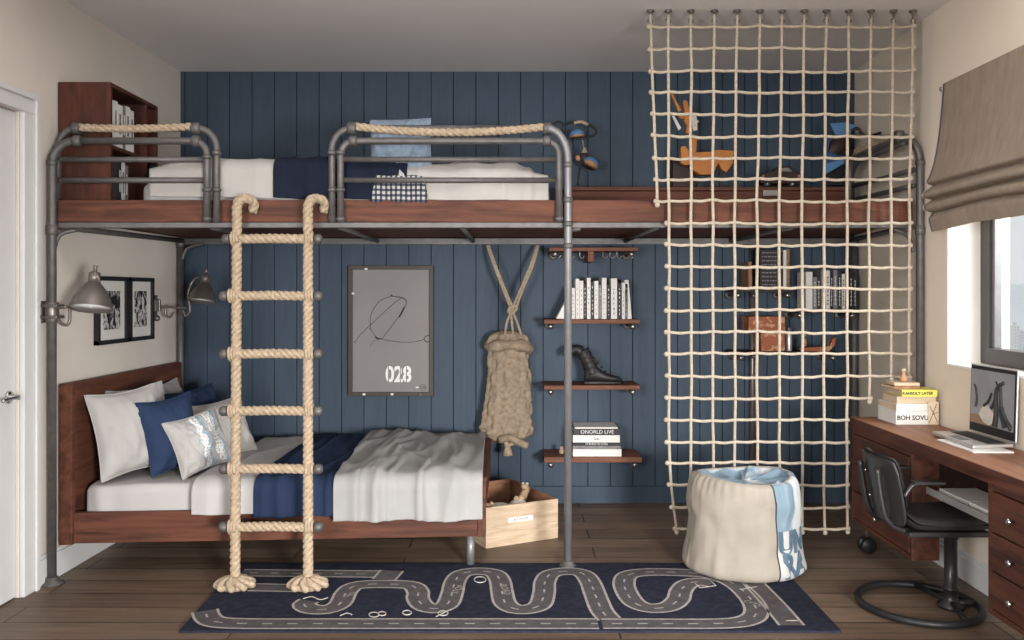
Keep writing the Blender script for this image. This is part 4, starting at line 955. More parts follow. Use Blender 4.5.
mb = MB(); c = W(423, 387.5, YP-.001); mb.tube([c+Vector((.019*math.cos(a), 0, .019*math.sin(a))) for a in [k*PI/8 for k in range(16)]], .0014, M['ink'], 5, closed=True); mb.text('GB', .022, M['ink'], lambda X, Y, Z: c+Vector((X, -Z, Y))); mb.box(c.x-.045, c.x-.028, YP-.002, YP-.0005, c.z-.002, c.z+.004, M['white']); mb.build('emblem', pst)
for (x, y) in ((366, 269), (353, 293.5), (364, 394.3), (392, 394.3), (420, 394.5)):
    mb = MB(); mb.ball(W(x, y, 5.284), .009, M['white'] if x < 400 else M['gun'], (1.2, .5, .8), 8); mb.build('pin', pst)

# ================================================================ hanging duffel
bag = thing('knit_duffel', (XX(507, 5.2), 5.2, .5), 'coarse brown knit duffel bag hanging from a V of ropes on the blue wall', 'bag')
Db = 5.17
prof = [(331, 8, .05), (334, 16, .07), (340, 20, .085), (348, 20, .088), (356, 20.5, .085), (375, 21.5, .09), (400, 23, .10), (418, 25, .105), (428, 25.5, .105), (436, 23, .10), (441, 17, .07), (444, 8, .04), (445, 2, .02)]
pp = catmull([Vector((a, b, c)) for a, b, c in prof], 5)
mb = MB()
def bagf(u, v):
    i = v*(len(pp)-1); k_ = min(len(pp)-2, int(i)); q = pp[k_].lerp(pp[k_+1], i-k_); y, rx, ry = q
    a = u*2*PI; cx = 508.5+(-1.5 if y > 400 else 0); cb = 1+.05*math.sin(a*8+math.sin(y*.22)*1.4)+.022*math.sin(a*15+1)+.05*nz(math.cos(a)*2, math.sin(a)*2, y*.05)+.02*math.sin(y*.9+a*2)
    cb += .07*(1-min(1, abs(nz(a*1.1+3, y*.035, 7))*3))**2-.03
    yy_ = Db+ry*math.sin(a)*cb*.95+.03; yy_ = min(yy_, 5.315)
    return Vector((XX(cx+rx*math.cos(a)*cb, Db), yy_, ZZ(y, Db)))
mb.grid(bagf, 90, 90, M['knit']); mb.build('body', bag)
mb = MB()
mb.tube([Vector((XX(509+19.5*math.cos(a), Db), Db+.02+.07*math.sin(a), ZZ(346+2*math.sin(a*2+1)+1.2*math.cos(a), Db))) for a in [k*PI/12 for k in range(24)]], lambda i: .034+.006*math.sin(i*1.3), M['knit'], 12, closed=True)
mb.build('rolled_collar', bag)
def wp(x, y, D=5.12): return W(x, y, D)
for L in ([(487.5, 246), (494, 265), (503, 289), (511, 309)], [(489, 246), (496, 266), (505, 289), (513, 308)], [(537, 246), (531, 264), (521, 288), (513, 307)], [(538.5, 246), (533, 265), (523, 289), (516, 308)], [(512, 310), (507, 322), (505, 334)], [(513, 312), (517, 322), (521, 334)], [(511, 314), (512, 324), (513, 333)]):
    mb = MB(); mb.rope(catmull([wp(x, y, 5.21 if y < 260 else 5.12) for x, y in L], 6), .0075, M['rope'], pitch=.03); mb.build('hanging_rope', bag)
mb = MB()
for (dx, dy, rx) in ((0, 0, .022), (.01, .006, .018), (-.008, -.012, .018)):
    mb.tube([wp(512.5, 309)+Vector((dx+rx*math.cos(a), -.006+.010*math.sin(a*2), dy+rx*.8*math.sin(a))) for a in [k*PI/7 for k in range(14)]], .0075, M['rope'], 7, closed=True)
mb.build('knot', bag)
mb = MB(); mb.tube(catmull([wp(500, 440, 5.10), wp(510, 438, 5.07), wp(518, 442, 5.07), wp(527, 446, 5.08)], 5), .022, M['knit'], 9); mb.rope([wp(505, 438, 5.09), wp(507, 447, 5.09)], .015, M['rope']); mb.rope(catmull([wp(507, 446, 5.09), wp(515, 443, 5.08), wp(526, 446, 5.08)], 4), .013, M['rope'])
mb.lathe([(.010, .03), (.016, .02), (.026, -.005), (.032, -.03), (.020, -.034), (0, -.03)], M['rope'], wp(507.5, 450, 5.09), seg=14); mb.build('tassel', bag)
# ================================================================ rug
RC = [(-1.29, 3.29), (1.275, 3.29), (1.285, 4.113), (-1.315, 4.113)]; RZ = .009
rug = MB(); rug.hexa([Vector((x, y, .0005)) for x, y in RC]+[Vector((x, y, RZ)) for x, y in RC], M['rug'])
def g2(x, y): return G(x, y, RZ)
def road(P, w=.062, m='road', z=.0012, dash=True, edge=True, closed=False, n=8):
    pts = resample(catmull([g2(*p) for p in P], n), .02)
    for p in pts: p.z = RZ
    N = len(pts); nrm = []
    for i in range(N):
        t = (pts[min(N-1, i+1)]-pts[max(0, i-1)]).normalized(); nrm.append(Vector((-t.y, t.x, 0)))
    def strip(o0, o1, m, z, i0=0, i1=N-1):
        vs = []; fs = []
        for i in range(i0, i1+1):
            vs.append(pts[i]+nrm[i]*o0+Vector((0, 0, z))); vs.append(pts[i]+nrm[i]*o1+Vector((0, 0, z)))
        for k in range(i1-i0): fs.append((2*k, 2*k+1, 2*k+3, 2*k+2))
        rug.add(vs, fs, m)
    strip(-w, w, M[m], z)
    if edge:
        strip(w-.007, w+.004, M['line'], z+.0006); strip(-w-.004, -w+.007, M['line'], z+.0006)
    if dash:
        i = 2
        while i+2 < N: strip(-.004, .004, M['line'], z+.0006, i, i+2); i += 5
    return pts
road([(205, 611), (208, 618), (218, 622.5), (250, 624), (330, 624), (430, 624), (520, 624), (598, 624)], .05)
road([(241, 573), (290, 573.5), (340, 574), (388, 574.5)], .046)
road([(251, 587.5), (275, 588), (300, 588.5)], .046, dash=False)
road([(392, 571), (384, 580)], .055, dash=False, z=.002)
road([(309, 601), (304, 605), (312, 609.5), (328, 609.5), (340, 604), (346, 593), (354, 586.5), (370, 584.5), (396, 584.5), (412, 586), (418, 592), (418, 599), (424, 606.5), (436, 609), (447, 605), (452, 594), (455, 582), (462, 574), (478, 571.5), (494, 573.5), (500, 581), (502, 592), (505, 603), (514, 609), (528, 609.5), (540, 605), (544, 593), (545, 582), (551, 574), (566, 571.5), (582, 573.5), (590, 582), (596, 597), (602, 611), (610, 620)], .048)
road([(602, 624), (660, 624), (715, 624), (742, 622), (755, 616), (755, 606), (746, 594), (735, 585), (720, 578), (700, 574), (672, 572.5), (645, 572.5), (628, 575.5), (624, 584), (628, 595), (636, 604), (650, 608.5), (668, 607), (678, 600), (681, 591), (688, 584), (700, 582), (712, 584)], .048)
road([(742, 572), (757, 587), (775, 606), (792, 626)], .05, dash=False)
def sq(cx, cy, r):
    rug.tube([g2(cx+r*math.cos(a), cy+r*.5*math.sin(a))+Vector((0, 0, .0015)) for a in [k*PI/6 for k in range(12)]], .0028, M['line'], 5, closed=True)
for a in ((374, 615, 5), (382, 614, 4), (407, 613, 4.5), (480, 580, 6), (443, 613.5, 5)): sq(*a)
for L in (((340, 616), (347, 613.5), (352, 615)), ((436, 617), (446, 612), (452, 609.5)), ((303, 599), (312, 597), (320, 600), (328, 598))):
    rug.tube(catmull([g2(*q)+Vector((0, 0, .0015)) for q in L], 4), .0025, M['line'], 5)
for (x, y, t, sz, rz) in ((458, 590, 'STOP', .045, 1.3), (505, 590, 'ROAD', .045, -1.4), (350, 595, 'GO', .04, .8), (753, 604, 'CITY', .04, -.9), (773, 577, 'BUS', .05, 0)):
    c = g2(x, y); cr_, sr_ = math.cos(rz), math.sin(rz); rug.text(t, sz, M['line'], lambda X, Y, Z: c+Vector((X*cr_-Y*sr_, X*sr_+Y*cr_, .0025)), extr=.0)
for L in (((691, 580), (700, 588)), ((700, 588), (716, 586)), ((716, 586), (708, 579)), ((786, 621), (798, 621)), ((740, 590), (757, 587))):
    rug.tube([g2(*q)+Vector((0, 0, .0015)) for q in L], .0025, M['line'], 5)
o = rug.build('play_rug', origin=(0, 3.7, 0)); tag(o, 'dark navy rug printed with grey winding roads and white dashes', 'rug')

# ================================================================ bean bag
bx, by = 1.105, 4.06; bb_ = thing('bean_bag', (bx, by, 0), 'round beige linen bean bag with blue printed side on the rug corner', 'bean bag')
zf = .004
sections = [(0, .05, 0), (.245, .0, 0), (.277, .014, 0), (.287, .04, 0), (.277, .085, 0), (.266, .15, 0), (.262, .24, 0), (.262, .33, 0), (.258, .39, 0), (.245, .432, 0), (.222, .447, 0), (.20, .436, 0), (.15, .418, 0), (.08, .412, 0), (0, .415, 0)]
sec = catmull([Vector((r, z, 0)) for r, z, _ in sections[1:]], 5)
seamA = -1.02   # angle of the front seam
def bagp(a, v, extra=0):
    i = v*(len(sec)-1); k = min(len(sec)-2, int(i)); q = sec[k].lerp(sec[k+1], i-k); r, z = max(q.x, .0), max(q.y, 0)
    w_ = .006*nz(math.cos(a)*3, math.sin(a)*3, z*8)+.004*nz(math.cos(a)*8, math.sin(a)*8, z*5)
    pl = .0035*math.sin(a*38+4*nz(math.cos(a)*2, math.sin(a)*2, 3))*max(0, min(1, (z-.34)/.08))**1.5 if v < .75 else .010*math.sin(a*9+r*20)*min(1, r/.1)
    br = .006*nz(math.cos(a)*4+7, math.sin(a)*4, z*14)*1.2+.002*math.sin(a*11+z*20)*max(0, (.12-z)/.12)
    if v < .75: r += w_+pl*.8+br
    else: z += pl+w_*2
    z += .014*math.cos(a+.5)*max(0, z/.44)*0
    r += extra
    return Vector((bx+r*1.0*math.cos(a), by+r*.90*math.sin(a), z+zf+(.0 if v < .5 else .012*math.sin(2*a+1)*min(1, r/.15))))
ns = sum(1 for _ in sec)
def inpr(u): a = (u*2*PI) % (2*PI); a = a-2*PI if a > PI else a; return -1.22 < a < 1.9
vtop = 10.2*5/(len(sec)-1)*.93
def mfb(u, v):
    if v > vtop: return M['linenblue']
    if inpr(u):
        z_ = bagp(u*2*PI, v).z
        return M['linenwhite'] if z_ < .23 else M['linenblue']
    return M['linen']
def split(cond, name):
    mb = MB(); mb.grid(lambda u, v: bagp(u*2*PI, v), 200, 64, M['linen'], mfn=mfb)
    keep = [i for i in range(len(mb.f)) if cond(mb.mi[i])]; mb.f = [mb.f[i] for i in keep]; mb.sm = [True]*len(keep); mb.mi = [mb.mi[i] for i in keep]; mb.build(name, bb_)
split(lambda k: k == 0, 'linen_cover'); split(lambda k: k != 0, 'printed_panel')
mb = MB(); mb.tube([bagp(-1.22, v/60*vtop, .002) for v in range(2, 61)], .003, M['bkdark'], 6); mb.build('seam', bb_)
mb = MB(); mb.tube([bagp(a, vtop, .004) for a in [k*PI/60 for k in range(120)]], .006, M['linen'], 6, closed=True); mb.build('seam', bb_)
def wrap(a0, z0):
    def f(X, Y, Z):
        z = z0+Y; best = min(range(0, 200), key=lambda i: abs(sec[min(len(sec)-1, int(i/200*vtop*(len(sec)-1)))].y-z)+(9 if i < 12 else 0))
        return bagp(a0+X/.27, best/200*vtop, .0035+Z)+Vector((0, 0, z-(bagp(a0, best/200*vtop).z-zf)))
    return f
mb = MB(); mb.text('UN', .135, M['printblue'], wrap(-.83, .172), bold=.007, stretch=1.0); mb.text('RA', .135, M['printblue'], wrap(-.82, .068), bold=.007, stretch=1.0)
mb.build('lettering', bb_)

# ================================================================ crate
cA, cB = Vector((-.134, 4.366, 0)), Vector((.247, 4.560, 0)); ex = (cB-cA).normalized(); ey = Vector((-ex.y, ex.x, 0)); Lx = (cB-cA).length; Ly = .56; Hc = .21
XC = Matrix((ex, ey, Vector((0, 0, 1)))).transposed().to_4x4(); XC = Matrix.Translation(cA) @ XC
cr = thing('wooden_crate', tuple((cA+cB)/2), 'pale pine toy crate with a paper tag beside the bed foot', 'crate')
t = .014; mb = MB(); mb.box(0, Lx, 0, t, .001, Hc, M['crate'], XC); mb.build('front_panel', cr, bevel=.0015)
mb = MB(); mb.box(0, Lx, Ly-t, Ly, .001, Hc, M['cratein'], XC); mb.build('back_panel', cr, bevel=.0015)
mb = MB(); mb.box(0, t, t, Ly-t, .001, Hc, M['crate'], XC); mb.build('side_panel', cr, bevel=.0015)
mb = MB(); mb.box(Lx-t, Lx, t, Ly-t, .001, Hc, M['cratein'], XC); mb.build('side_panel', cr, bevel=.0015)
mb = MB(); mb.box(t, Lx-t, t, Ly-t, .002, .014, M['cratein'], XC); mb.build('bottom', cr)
mb = MB(); mb.box(Lx*.30, Lx*.64, -.002, -.0003, .118, .143, M['paper'], XC); mb.text('LEGS PACIFIC', .019, M['ink'], lambda X, Y, Z: XC @ Vector((Lx*.47+X*.85, -.0025-Z, .1305+Y)), extr=.0003); mb.build('paper_tag', cr)
for (x, y) in ((.03, -.0005), (.40, -.0005), (.03, -.0005)):
    pass
def toy(name, lb, fn): o_ = thing(name, tuple(XC @ Vector((.2, .25, .02))), lb, 'soft toy', 'soft toys in the pine crate'); fn(o_)
def t1(o_):
    mb = MB(); mb.ball(XC @ Vector((.14, .13, .125)), .085, M['plush'], (1.3, .9, .8), 16); mb.ball(XC @ Vector((.25, .12, .16)), .045, M['plush'], (1.2, 1, 1), 14); mb.build('body', o_)
    mb = MB(); mb.ball(XC @ Vector((.232, .11, .205)), .016, M['plushb'], (1, .5, 1.2), 10); mb.build('ear', o_); mb = MB(); mb.ball(XC @ Vector((.268, .12, .205)), .016, M['plushb'], (1, .5, 1.2), 10); mb.build('ear', o_)
    mb = MB(); mb.ball(XC @ Vector((.243, .078, .170)), .006, M['black']); mb.build('eye', o_); mb = MB(); mb.ball(XC @ Vector((.266, .08, .170)), .006, M['black']); mb.build('eye', o_)
def t2(o_):
    mb = MB(); mb.ball(XC @ Vector((.08, .18, .11)), .06, M['plushb'], (1.2, 1, 1), 14); mb.ball(XC @ Vector((.045, .10, .185)), .030, M['plushb'], (1.3, 1, .8), 12); mb.build('body', o_)
    mb = MB(); mb.ball(XC @ Vector((.075, .09, .205)), .012, M['plushb']); mb.build('ear', o_)
def t3(o_):
    mb = MB(); mb.tube(catmull([XC @ Vector(p) for p in ((.30, .20, .02), (.30, .20, .14), (.305, .17, .20), (.315, .15, .245), (.30, .14, .262), (.28, .135, .258))], 5), lambda i: .030-.0007*i, M['plushb'], 10); mb.build('body', o_)
    mb = MB(); mb.tube([XC @ Vector(p) for p in ((.312, .15, .258), (.322, .15, .278))], .007, M['plush'], 7); mb.build('ear', o_); mb = MB(); mb.tube([XC @ Vector(p) for p in ((.300, .15, .26), (.292, .15, .282))], .007, M['plush'], 7); mb.build('ear', o_)
toy('plush_bear', 'white plush toy lying in the crate with small tan ears', t1); toy('plush_dog', 'tan plush toy at the left corner inside the crate', t2); toy('plush_giraffe', 'tan long-necked plush toy poking up from the crate', t3)

# ================================================================ desk
dX0, dXw = 1.74, WR1-.020; DT = .68; DB = .15; FY0, FY1 = 3.70, 4.36; NY1 = 3.107; NY0 = 2.30
desk = thing('desk', (1.9, 3.3, DB), 'long mahogany desk with two drawer pedestals under the window', 'desk')
mb = MB(); mb.box(dX0-.006, dXw, NY0, FY1+.006, DT-.055, DT, M['desktop']); 
o = mb.build('desktop', desk, bevel=.003)
mb = MB(); mb.box(dX0-.008, dX0-.0065, NY0, FY1+.006, DT-.055, DT-.001, M['desk']); mb.build('front_edge', desk)
PX = 1.862
def ped(y0, y1, yd0, yd1, name='pedestal'):
    mb = MB(); t = .022; dXw = PX
    mb.box(dX0, dXw, y0, y0+t, DB, DT-.056, M['desk']); mb.box(dX0, dXw, y1-t, y1, DB, DT-.056, M['desk']); mb.box(dX0, dXw, y0+t, y1-t, DB, DB+.02, M['desk']); mb.box(dXw-.012, dXw, y0+t, y1-t, DB+.02, DT-.056, M['darkin']); mb.box(dX0, dX0+.02, y0+t, y1-t, DT-.078, DT-.056, M['desk'])
    p = mb.build(name, desk, bevel=.002)
    zs_ = [DB+.022, DB+.16, DB+.30, DT-.080]
    for i in range(3):
        mb = MB(); mb.box(dX0-.002, dX0+.016, yd0, yd1, zs_[i]+.003, zs_[i+1]-.003, M['desk']); mb.box(dX0+.017, dXw-.03, yd0+.01, yd1-.01, zs_[i]+.01, zs_[i+1]-.02, M['darkin']); d = mb.build('drawer', desk, bevel=.002)
        for yk in ((yd0+yd1)/2,):
            zc_ = (zs_[i]+zs_[i+1])/2
            mb = MB(); mb.lathe([(.005, 0), (.005, .012), (.012, .016), (.013, .024), (.008, .028), (0, .028)], M['chrome'], (dX0-.002, yk, zc_), (-1, 0, 0), 14); mb.build('knob', d)
ped(FY0, FY1, FY0+.025, FY1-.025); ped(NY0, NY1, NY0+.5, NY1-.025)
mb = MB(); mb.box(dXw-.03, dXw-.012, NY1, FY0, .455, DT-.056, M['darkin']); mb.build('back_panel', desk)
mb = MB(); mb.box(1.80, dXw-.012, NY1+.004, FY0-.004, .445, .457, M['alu']); mb.box(1.80, 1.806, NY1+.004, FY0-.004, .457, .475, M['alu']); mb.build('pull_out_tray', desk)
def papers(y0, y1, x0, x1, z, n, lb, rot=0):
    mb = MB()
    for i in range(n): d_ = .004*nz(i*3.3, 1); mb.box(x0+d_, x1+d_, y0+d_*2, y1+d_*2, z+i*.0062, z+i*.0062+.005, M['paper'])
    tag(mb.build('paper_pile'), lb, 'papers')
papers(3.14, 3.40, 1.83, 2.00, .4575, 4, 'pile of white papers in the desk tray, nearer end'); papers(3.43, 3.66, 1.84, 2.00, .4575, 3, 'pile of white papers in the desk tray behind the chair')
def caster(x, y):
    mb = MB(); mb.lathe([(.009, 0), (.009, .075)], M['gun'], (x, y, .075), seg=10); mb.box(x-.02, x+.02, y-.016, y+.016, .062, .078, M['black']); mb.lathe([(.0, -.012), (.036, -.012), (.039, -.006), (.039, .006), (.036, .012), (0, .012)], M['black'], (x, y-.022, .0395), (0, 1, 0), 20); mb.lathe([(.0, -.012), (.036, -.012), (.039, -.006), (.039, .006), (.036, .012), (0, .012)], M['black'], (x, y+.022, .0395), (0, 1, 0), 20); mb.build('caster', desk)
caster(1.80, 4.31); caster(1.80, 2.98); caster(1.80, 2.40)
for (y0, y1) in ((FY0+.002, FY0+.02), (FY1-.02, FY1-.002), (NY1-.02, NY1-.002)):
    mb = MB(); mb.box(PX+.001, dXw, y0, y1, .455, DT-.056, M['darkin']); mb.build('support_panel', desk)

# ================================================================ desk books
def deskbook(x0, x1, y0, y1, z0, h, m, lb, rot=0, txt=None, tcol='ink', page='paperw', ts=.8):
    b = thing('book', ((x0+x1)/2, (y0+y1)/2, z0), lb, 'book', 'stack of books on the desk'); t = .0025
    c_ = Vector(((x0+x1)/2, (y0+y1)/2, 0)); X_ = Matrix.Translation(c_) @ Matrix.Rotation(rot, 4, 'Z') @ Matrix.Translation(-c_)
    mb = MB(); mb.box(x0, x1, y0+.002, y1, z0, z0+t, M[m], X_); mb.box(x0, x1, y0+.002, y1, z0+h-t, z0+h, M[m], X_); mb.box(x0, x1, y0, y0+.003, z0, z0+h, M[m], X_); mb.build('cover', b)
    mb = MB(); mb.box(x0+.003, x1-.003, y0+.004, y1-.003, z0+t, z0+h-t, M[page], X_); mb.build('pages', b)
    if txt: mb = MB(); mb.text(txt, h*ts, M[tcol], lambda X, Y, Z: X_ @ Vector(((x0+x1)/2+X-.01, y0-.001-Z, z0+h/2+Y)), extr=.0004, bold=.0006); mb.build('title', b)
z = DT+.0005; x0, x1 = 1.852, 2.052
for (h, m, dx0, dx1, dy0, dy1, rot, txt, tc_, lb, pg, ts) in (
    (.064, 'paper', 0, 0, 0, .0, 0, 'BOH SOVUR', 'ink', 'thick white book with black title at the bottom of the desk stack', 'paper', .48),
    (.034, 'paper', .003, -.002, .004, 0, .01, None, 'ink', 'plain white book second from the bottom of the desk stack', 'paperw', .5),
    (.034, 'paperw', .012, 0, .01, -.03, -.02, None, 'ink', 'cream book in the middle of the desk stack', 'paperw', .5),
    (.032, 'yellow', .03, 0, .0, -.03, .0, 'KANSOLY LATER', 'bkdark', 'book with a yellow spine near the top of the desk stack', 'paperw', .6),
    (.014, 'bkbrown', .0, -.07, .03, -.04, .06, None, 'ink', 'thin brown book second from the top of the desk stack', 'paperw', .5),
    (.014, 'paperw', .02, -.06, .05, -.05, -.05, None, 'ink', 'thin cream notebook on top of the desk stack', 'paperw', .5)):
    deskbook(x0+dx0, x1+dx1, 4.10+dy0, 4.31+dy1, z, h, m, lb, rot, txt, tc_, pg, ts); z += h+.0008
o = thing('glass_jar', (1.94, 4.20, z), 'tiny jar of red beads on top of the desk book stack', 'jar')
mb = MB(); mb.lathe([(0, 0), (.016, 0), (.018, .01), (.016, .022), (.010, .032), (.008, .04), (.008, .05)], M['tan'], (1.935, 4.20, z+.001), seg=16); mb.build('body', o); mb = MB(); mb.lathe([(.011, 0), (.011, .012), (0, .014)], M['paperw'], (1.935, 4.20, z+.0505), seg=14); mb.build('lid', o)
# sketch page leaning on the spines
mb = MB(); mb.box(2.005, 2.056, 4.094, 4.097, DT+.001, DT+.112, M['paperw'])
for L in ([(2.010, .01), (2.025, .05), (2.045, .10)], [(2.05, .012), (2.03, .055), (2.012, .09)], [(2.025, .05), (2.05, .06)]): mb.tube([(x, 4.093, DT+h) for x, h in L], .0013, M['ink'], 5)
tag(mb.build('sketch_card'), 'small sketched card leaning against the right end of the desk books', 'card')

# ================================================================ laptop
lt = thing('laptop', (1.93, 3.58, DT), 'open silver laptop on the desk showing a grey abstract image', 'laptop')
qa, qb, qc, qd = Vector((2.035, 3.79, 0)), Vector((2.04, 3.455, 0)), Vector((1.855, 3.42, 0)), Vector((1.865, 3.775, 0))
zl_ = DT+.008
mb = MB(); mb.hexa([qd+Vector((0, 0, zl_)), qc+Vector((0, 0, zl_)), qb+Vector((0, 0, zl_)), qa+Vector((0, 0, zl_))]+[q+Vector((0, 0, zl_+.014)) for q in (qd, qc, qb, qa)], M['alu']); mb.build('base', lt, bevel=.004)
mb = MB()
def bl_(u, v): return qd.lerp(qc, u).lerp(qa.lerp(qb, u), v)+Vector((0, 0, zl_+.0145))
mb.add([bl_(.06, .42), bl_(.94, .42), bl_(.94, .90), bl_(.06, .90)], [(0, 1, 2, 3)], M['key']); mb.add([bl_(.34, .06), bl_(.66, .06), bl_(.66, .34), bl_(.34, .34)], [(0, 1, 2, 3)], M['bkgrey'])
for r in range(5):
    for c in range(13):
        u0, v0 = .075+c*.066, .44+r*.092; P_ = [bl_(u0, v0), bl_(u0+.055, v0), bl_(u0+.055, v0+.075), bl_(u0, v0+.075)]
        mb.hexa(P_+[p+Vector((0, 0, .0015)) for p in P_], M['bkdark'])
mb.build('keyboard', lt)
mb = MB(); zs0 = zl_+.016
SA, SB = Vector((2.040, 3.795, zs0)), Vector((2.045, 3.452, zs0)); up_ = Vector((.010, 0, .298)); th = Vector((.008, 0, 0))
mb.hexa([SA, SB, SB+th, SA+th, SA+up_, SB+up_, SB+up_+th, SA+up_+th], M['alu']); sc_ = mb.build('screen_lid', lt, bevel=.003)
def sp(u, v, d=.001): return SA.lerp(SB, u)+up_*v-Vector((d, 0, 0))
mb = MB(); mb.add([sp(.015, .02), sp(.985, .02), sp(.985, .98), sp(.015, .98)], [(0, 1, 2, 3)], M['black']); mb.build('bezel', sc_)
mb = MB(); mb.add([sp(.03, .14, .002), sp(.96, .14, .002), sp(.96, .93, .002), sp(.03, .93, .002)], [(0, 1, 2, 3)], M['screen'])
mb.add([sp(.03, .14, .0023), sp(.55, .14, .0023), sp(.42, .30, .0023), sp(.03, .26, .0023)], [(0, 1, 2, 3)], M['tan2'])
mb.add([sp(u, v, .0026) for u, v in ((.22, .28), (.30, .40), (.42, .44), (.54, .34), (.58, .22), (.46, .15), (.34, .17))], [tuple(range(7))], M['plush'])
def br_(L, r): mb.tube(catmull([sp(u, v, .003) for u, v in L], 5), lambda i: max(.001, r*(1-.02*i)), M['bkdark'], 5)
br_([(.60, .16), (.62, .35), (.60, .55), (.62, .70), (.75, .80)], .014); br_([(.62, .72), (.58, .80)], .004); br_([(.80, .18), (.72, .35), (.70, .55), (.68, .72), (.64, .76)], .012); br_([(.93, .18), (.80, .30), (.72, .45)], .012); br_([(.34, .42), (.44, .50), (.50, .62)], .008); br_([(.16, .38), (.18, .50), (.15, .64), (.11, .70)], .006); br_([(.50, .40), (.56, .50), (.60, .66)], .008)
mb.build('display', sc_)
mb = MB(); mb.box(1.785, 1.82, 3.36, 3.70, DT+.001, DT+.007, M['paper']); mb.box(1.82, 2.05, 3.365, 3.44, DT+.001, DT+.007, M['paper']); mb = MB(); mb.box(1.83, 1.99, 3.37, 3.66, DT+.001, DT+.007, M['paper']); tag(mb.build('white_folder'), 'thin white folder lying under the laptop', 'folder')

# ================================================================ swivel chair
ccx, ccy = 1.70, 3.56
ch = thing('desk_chair', (ccx, ccy, 0), 'charcoal metal swivel chair with ring base pushed up to the desk', 'chair')
mb = MB(); mb.tube([(ccx+.235*math.cos(a), ccy+.235*math.sin(a), .018) for a in [k*PI/32 for k in range(64)]], .015, M['black'], 10, closed=True); mb.build('ring_base', ch)
ctx, cty = 1.835, 3.555
mb = MB(); mb.tube([(ccx+.235, ccy-.01, .02), (ctx, cty, .025)], .014, M['black'], 8); mb.tube([(ccx+.09, ccy+.215, .02), (ctx, cty, .025)], .011, M['black'], 8); mb.tube([(ccx+.09, ccy-.215, .02), (ctx, cty, .025)], .011, M['black'], 8)
mb.lathe([(.052, .002), (.052, .014), (.03, .03), (.027, .075), (.035, .08), (.035, .085), (.026, .09), (.026, .29), (.032, .292), (.032, .325)], M['chairm'], (ctx, cty, 0), seg=20); mb.build('column', ch)
def seatf(top):
    def f(u, v):
        a, b = u*2-1, v*2-1; w_ = .165*(1-.08*(a < 0)*a*a)
        x = 1.755+.185*a; y = 3.555+w_*b*(1-.12*a*a*a*a); e = max(0, (1-a**6)*(1-b**6))**.5
        z = .385+(.030*e+.010*a*a-.012*(1-b*b)*(1-a*a)) if top else .385-.030*e
        if a < -.6: z += .05*((-.6-a)/.4)**2
        return Vector((x, y, z))
    return f
mb = MB(); mb.grid(seatf(True), 28, 28, M['blackl2']); mb.grid(seatf(False), 28, 28, M['blackl2']); mb.build('seat', ch)
mb = MB(); mb.box(1.60, 1.93, 3.42, 3.69, .330, .352, M['chairm']); mb.build('seat_plate', ch, bevel=.006)
# back shell: curved plate, faces the desk (+X)
def rr(a, b, n=5): return max(0, 1-abs(a)**n)**(1/n)
def backf(off, hw, z0, z1, bulge=.0, th=0):
    def f(u, v):
        b = v*2-1; zz = lerp(z0, z1, v); hwid = hw*(.60+.40*rr(b, 0, 4)) if abs(b) < 1 else hw*.6
        y = 3.555+hwid*(u*2-1); x = 1.535+off+.045*((y-3.555)/.17)**2-.05*(v-.15)+th*(1-(u*2-1)**8)**.5*(1-b**8)**.5 if abs(b) <= 1 else 0
        return Vector((x, y, zz))
    return f
mb = MB(); mb.grid(backf(0,   .165, .37, .645), 24, 24, M['chairm']); mb.build('back_shell', ch, solid=.008)
mb = MB(); mb.grid(backf(.012, .150, .43, .655, th=.028), 24, 24, M['blackl2']); mb.grid(backf(.010, .150, .43, .655), 24, 24, M['blackl2']); mb.build('back_pad', ch)
for sy in (-1, 1):
    y = 3.555+sy*.085
    mb = MB(); mb.tube(catmull([(1.490, y, .60), (1.510, y, .46), (1.535, y, .385), (1.60, y, .345), (1.70, y, .338)], 6), .013, M['chairm'], 8); mb.build('back_bracket', ch)
for (y, z) in ((3.50, .565), (3.61, .565), (3.50, .46), (3.61, .46)):
    mb = MB(); mb.lathe([(0, 0), (.009, 0), (.007, .005), (0, .006)], M['chrome'], (1.528+.045*((y-3.555)/.17)**2-.05*((z-.37)/.295-.15)-.004, y, z), (-1, 0, 0), 10); mb.build('bolt', ch)
for y in (3.40, 3.705):
    mb = MB(); mb.tube(catmull([(1.57, y, .50), (1.60, y, .545), (1.64, y, .555)], 5), .010, M['chairm'], 8); mb.box(1.60, 1.725, y-.022, y+.022, .553, .563, M['chairm']); mb.build('armrest', ch)

# ================================================================ roman blind
bd = thing('roman_blind', (2.0, 3.4, 1.6), 'brown linen roman blind gathered over the window on the right wall', 'blind')
BY0, BY1 = 2.62, 4.05
profile = [(WR1-.022, 2.312), (WR1-.03, 2.20), (WR1-.045, 2.06), (WR1-.068, 1.93), (WR1-.092, 1.865), (WR1-.100, 1.842), (WR1-.070, 1.828), (WR1-.088, 1.814), (WR1-.116, 1.792), (WR1-.114, 1.774), (WR1-.078, 1.764), (WR1-.084, 1.754), (WR1-.112, 1.735), (WR1-.108, 1.712), (WR1-.072, 1.702), (WR1-.078, 1.694), (WR1-.094, 1.670), (WR1-.088, 1.640), (WR1-.078, 1.612)]
pc = catmull([Vector((x, z, 0)) for x, z in profile], 5)
mb = MB()
def blf(u, v):
    i = v*(len(pc)-1); k = min(len(pc)-2, int(i)); q = pc[k].lerp(pc[k+1], i-k); Y = lerp(BY1, BY0, u)
    low = max(0, (v-.25)/.75); return Vector((q.x+.006*nz(Y*5, v*6)*low, Y, q.y+(.010*nz(Y*3, v*3)+.012*math.sin(Y*4))*low))
mb.grid(blf, 60, 100, M['blind']); mb.build('fabric', bd, solid=.004)
mb = MB()
vs = []; n_ = 60
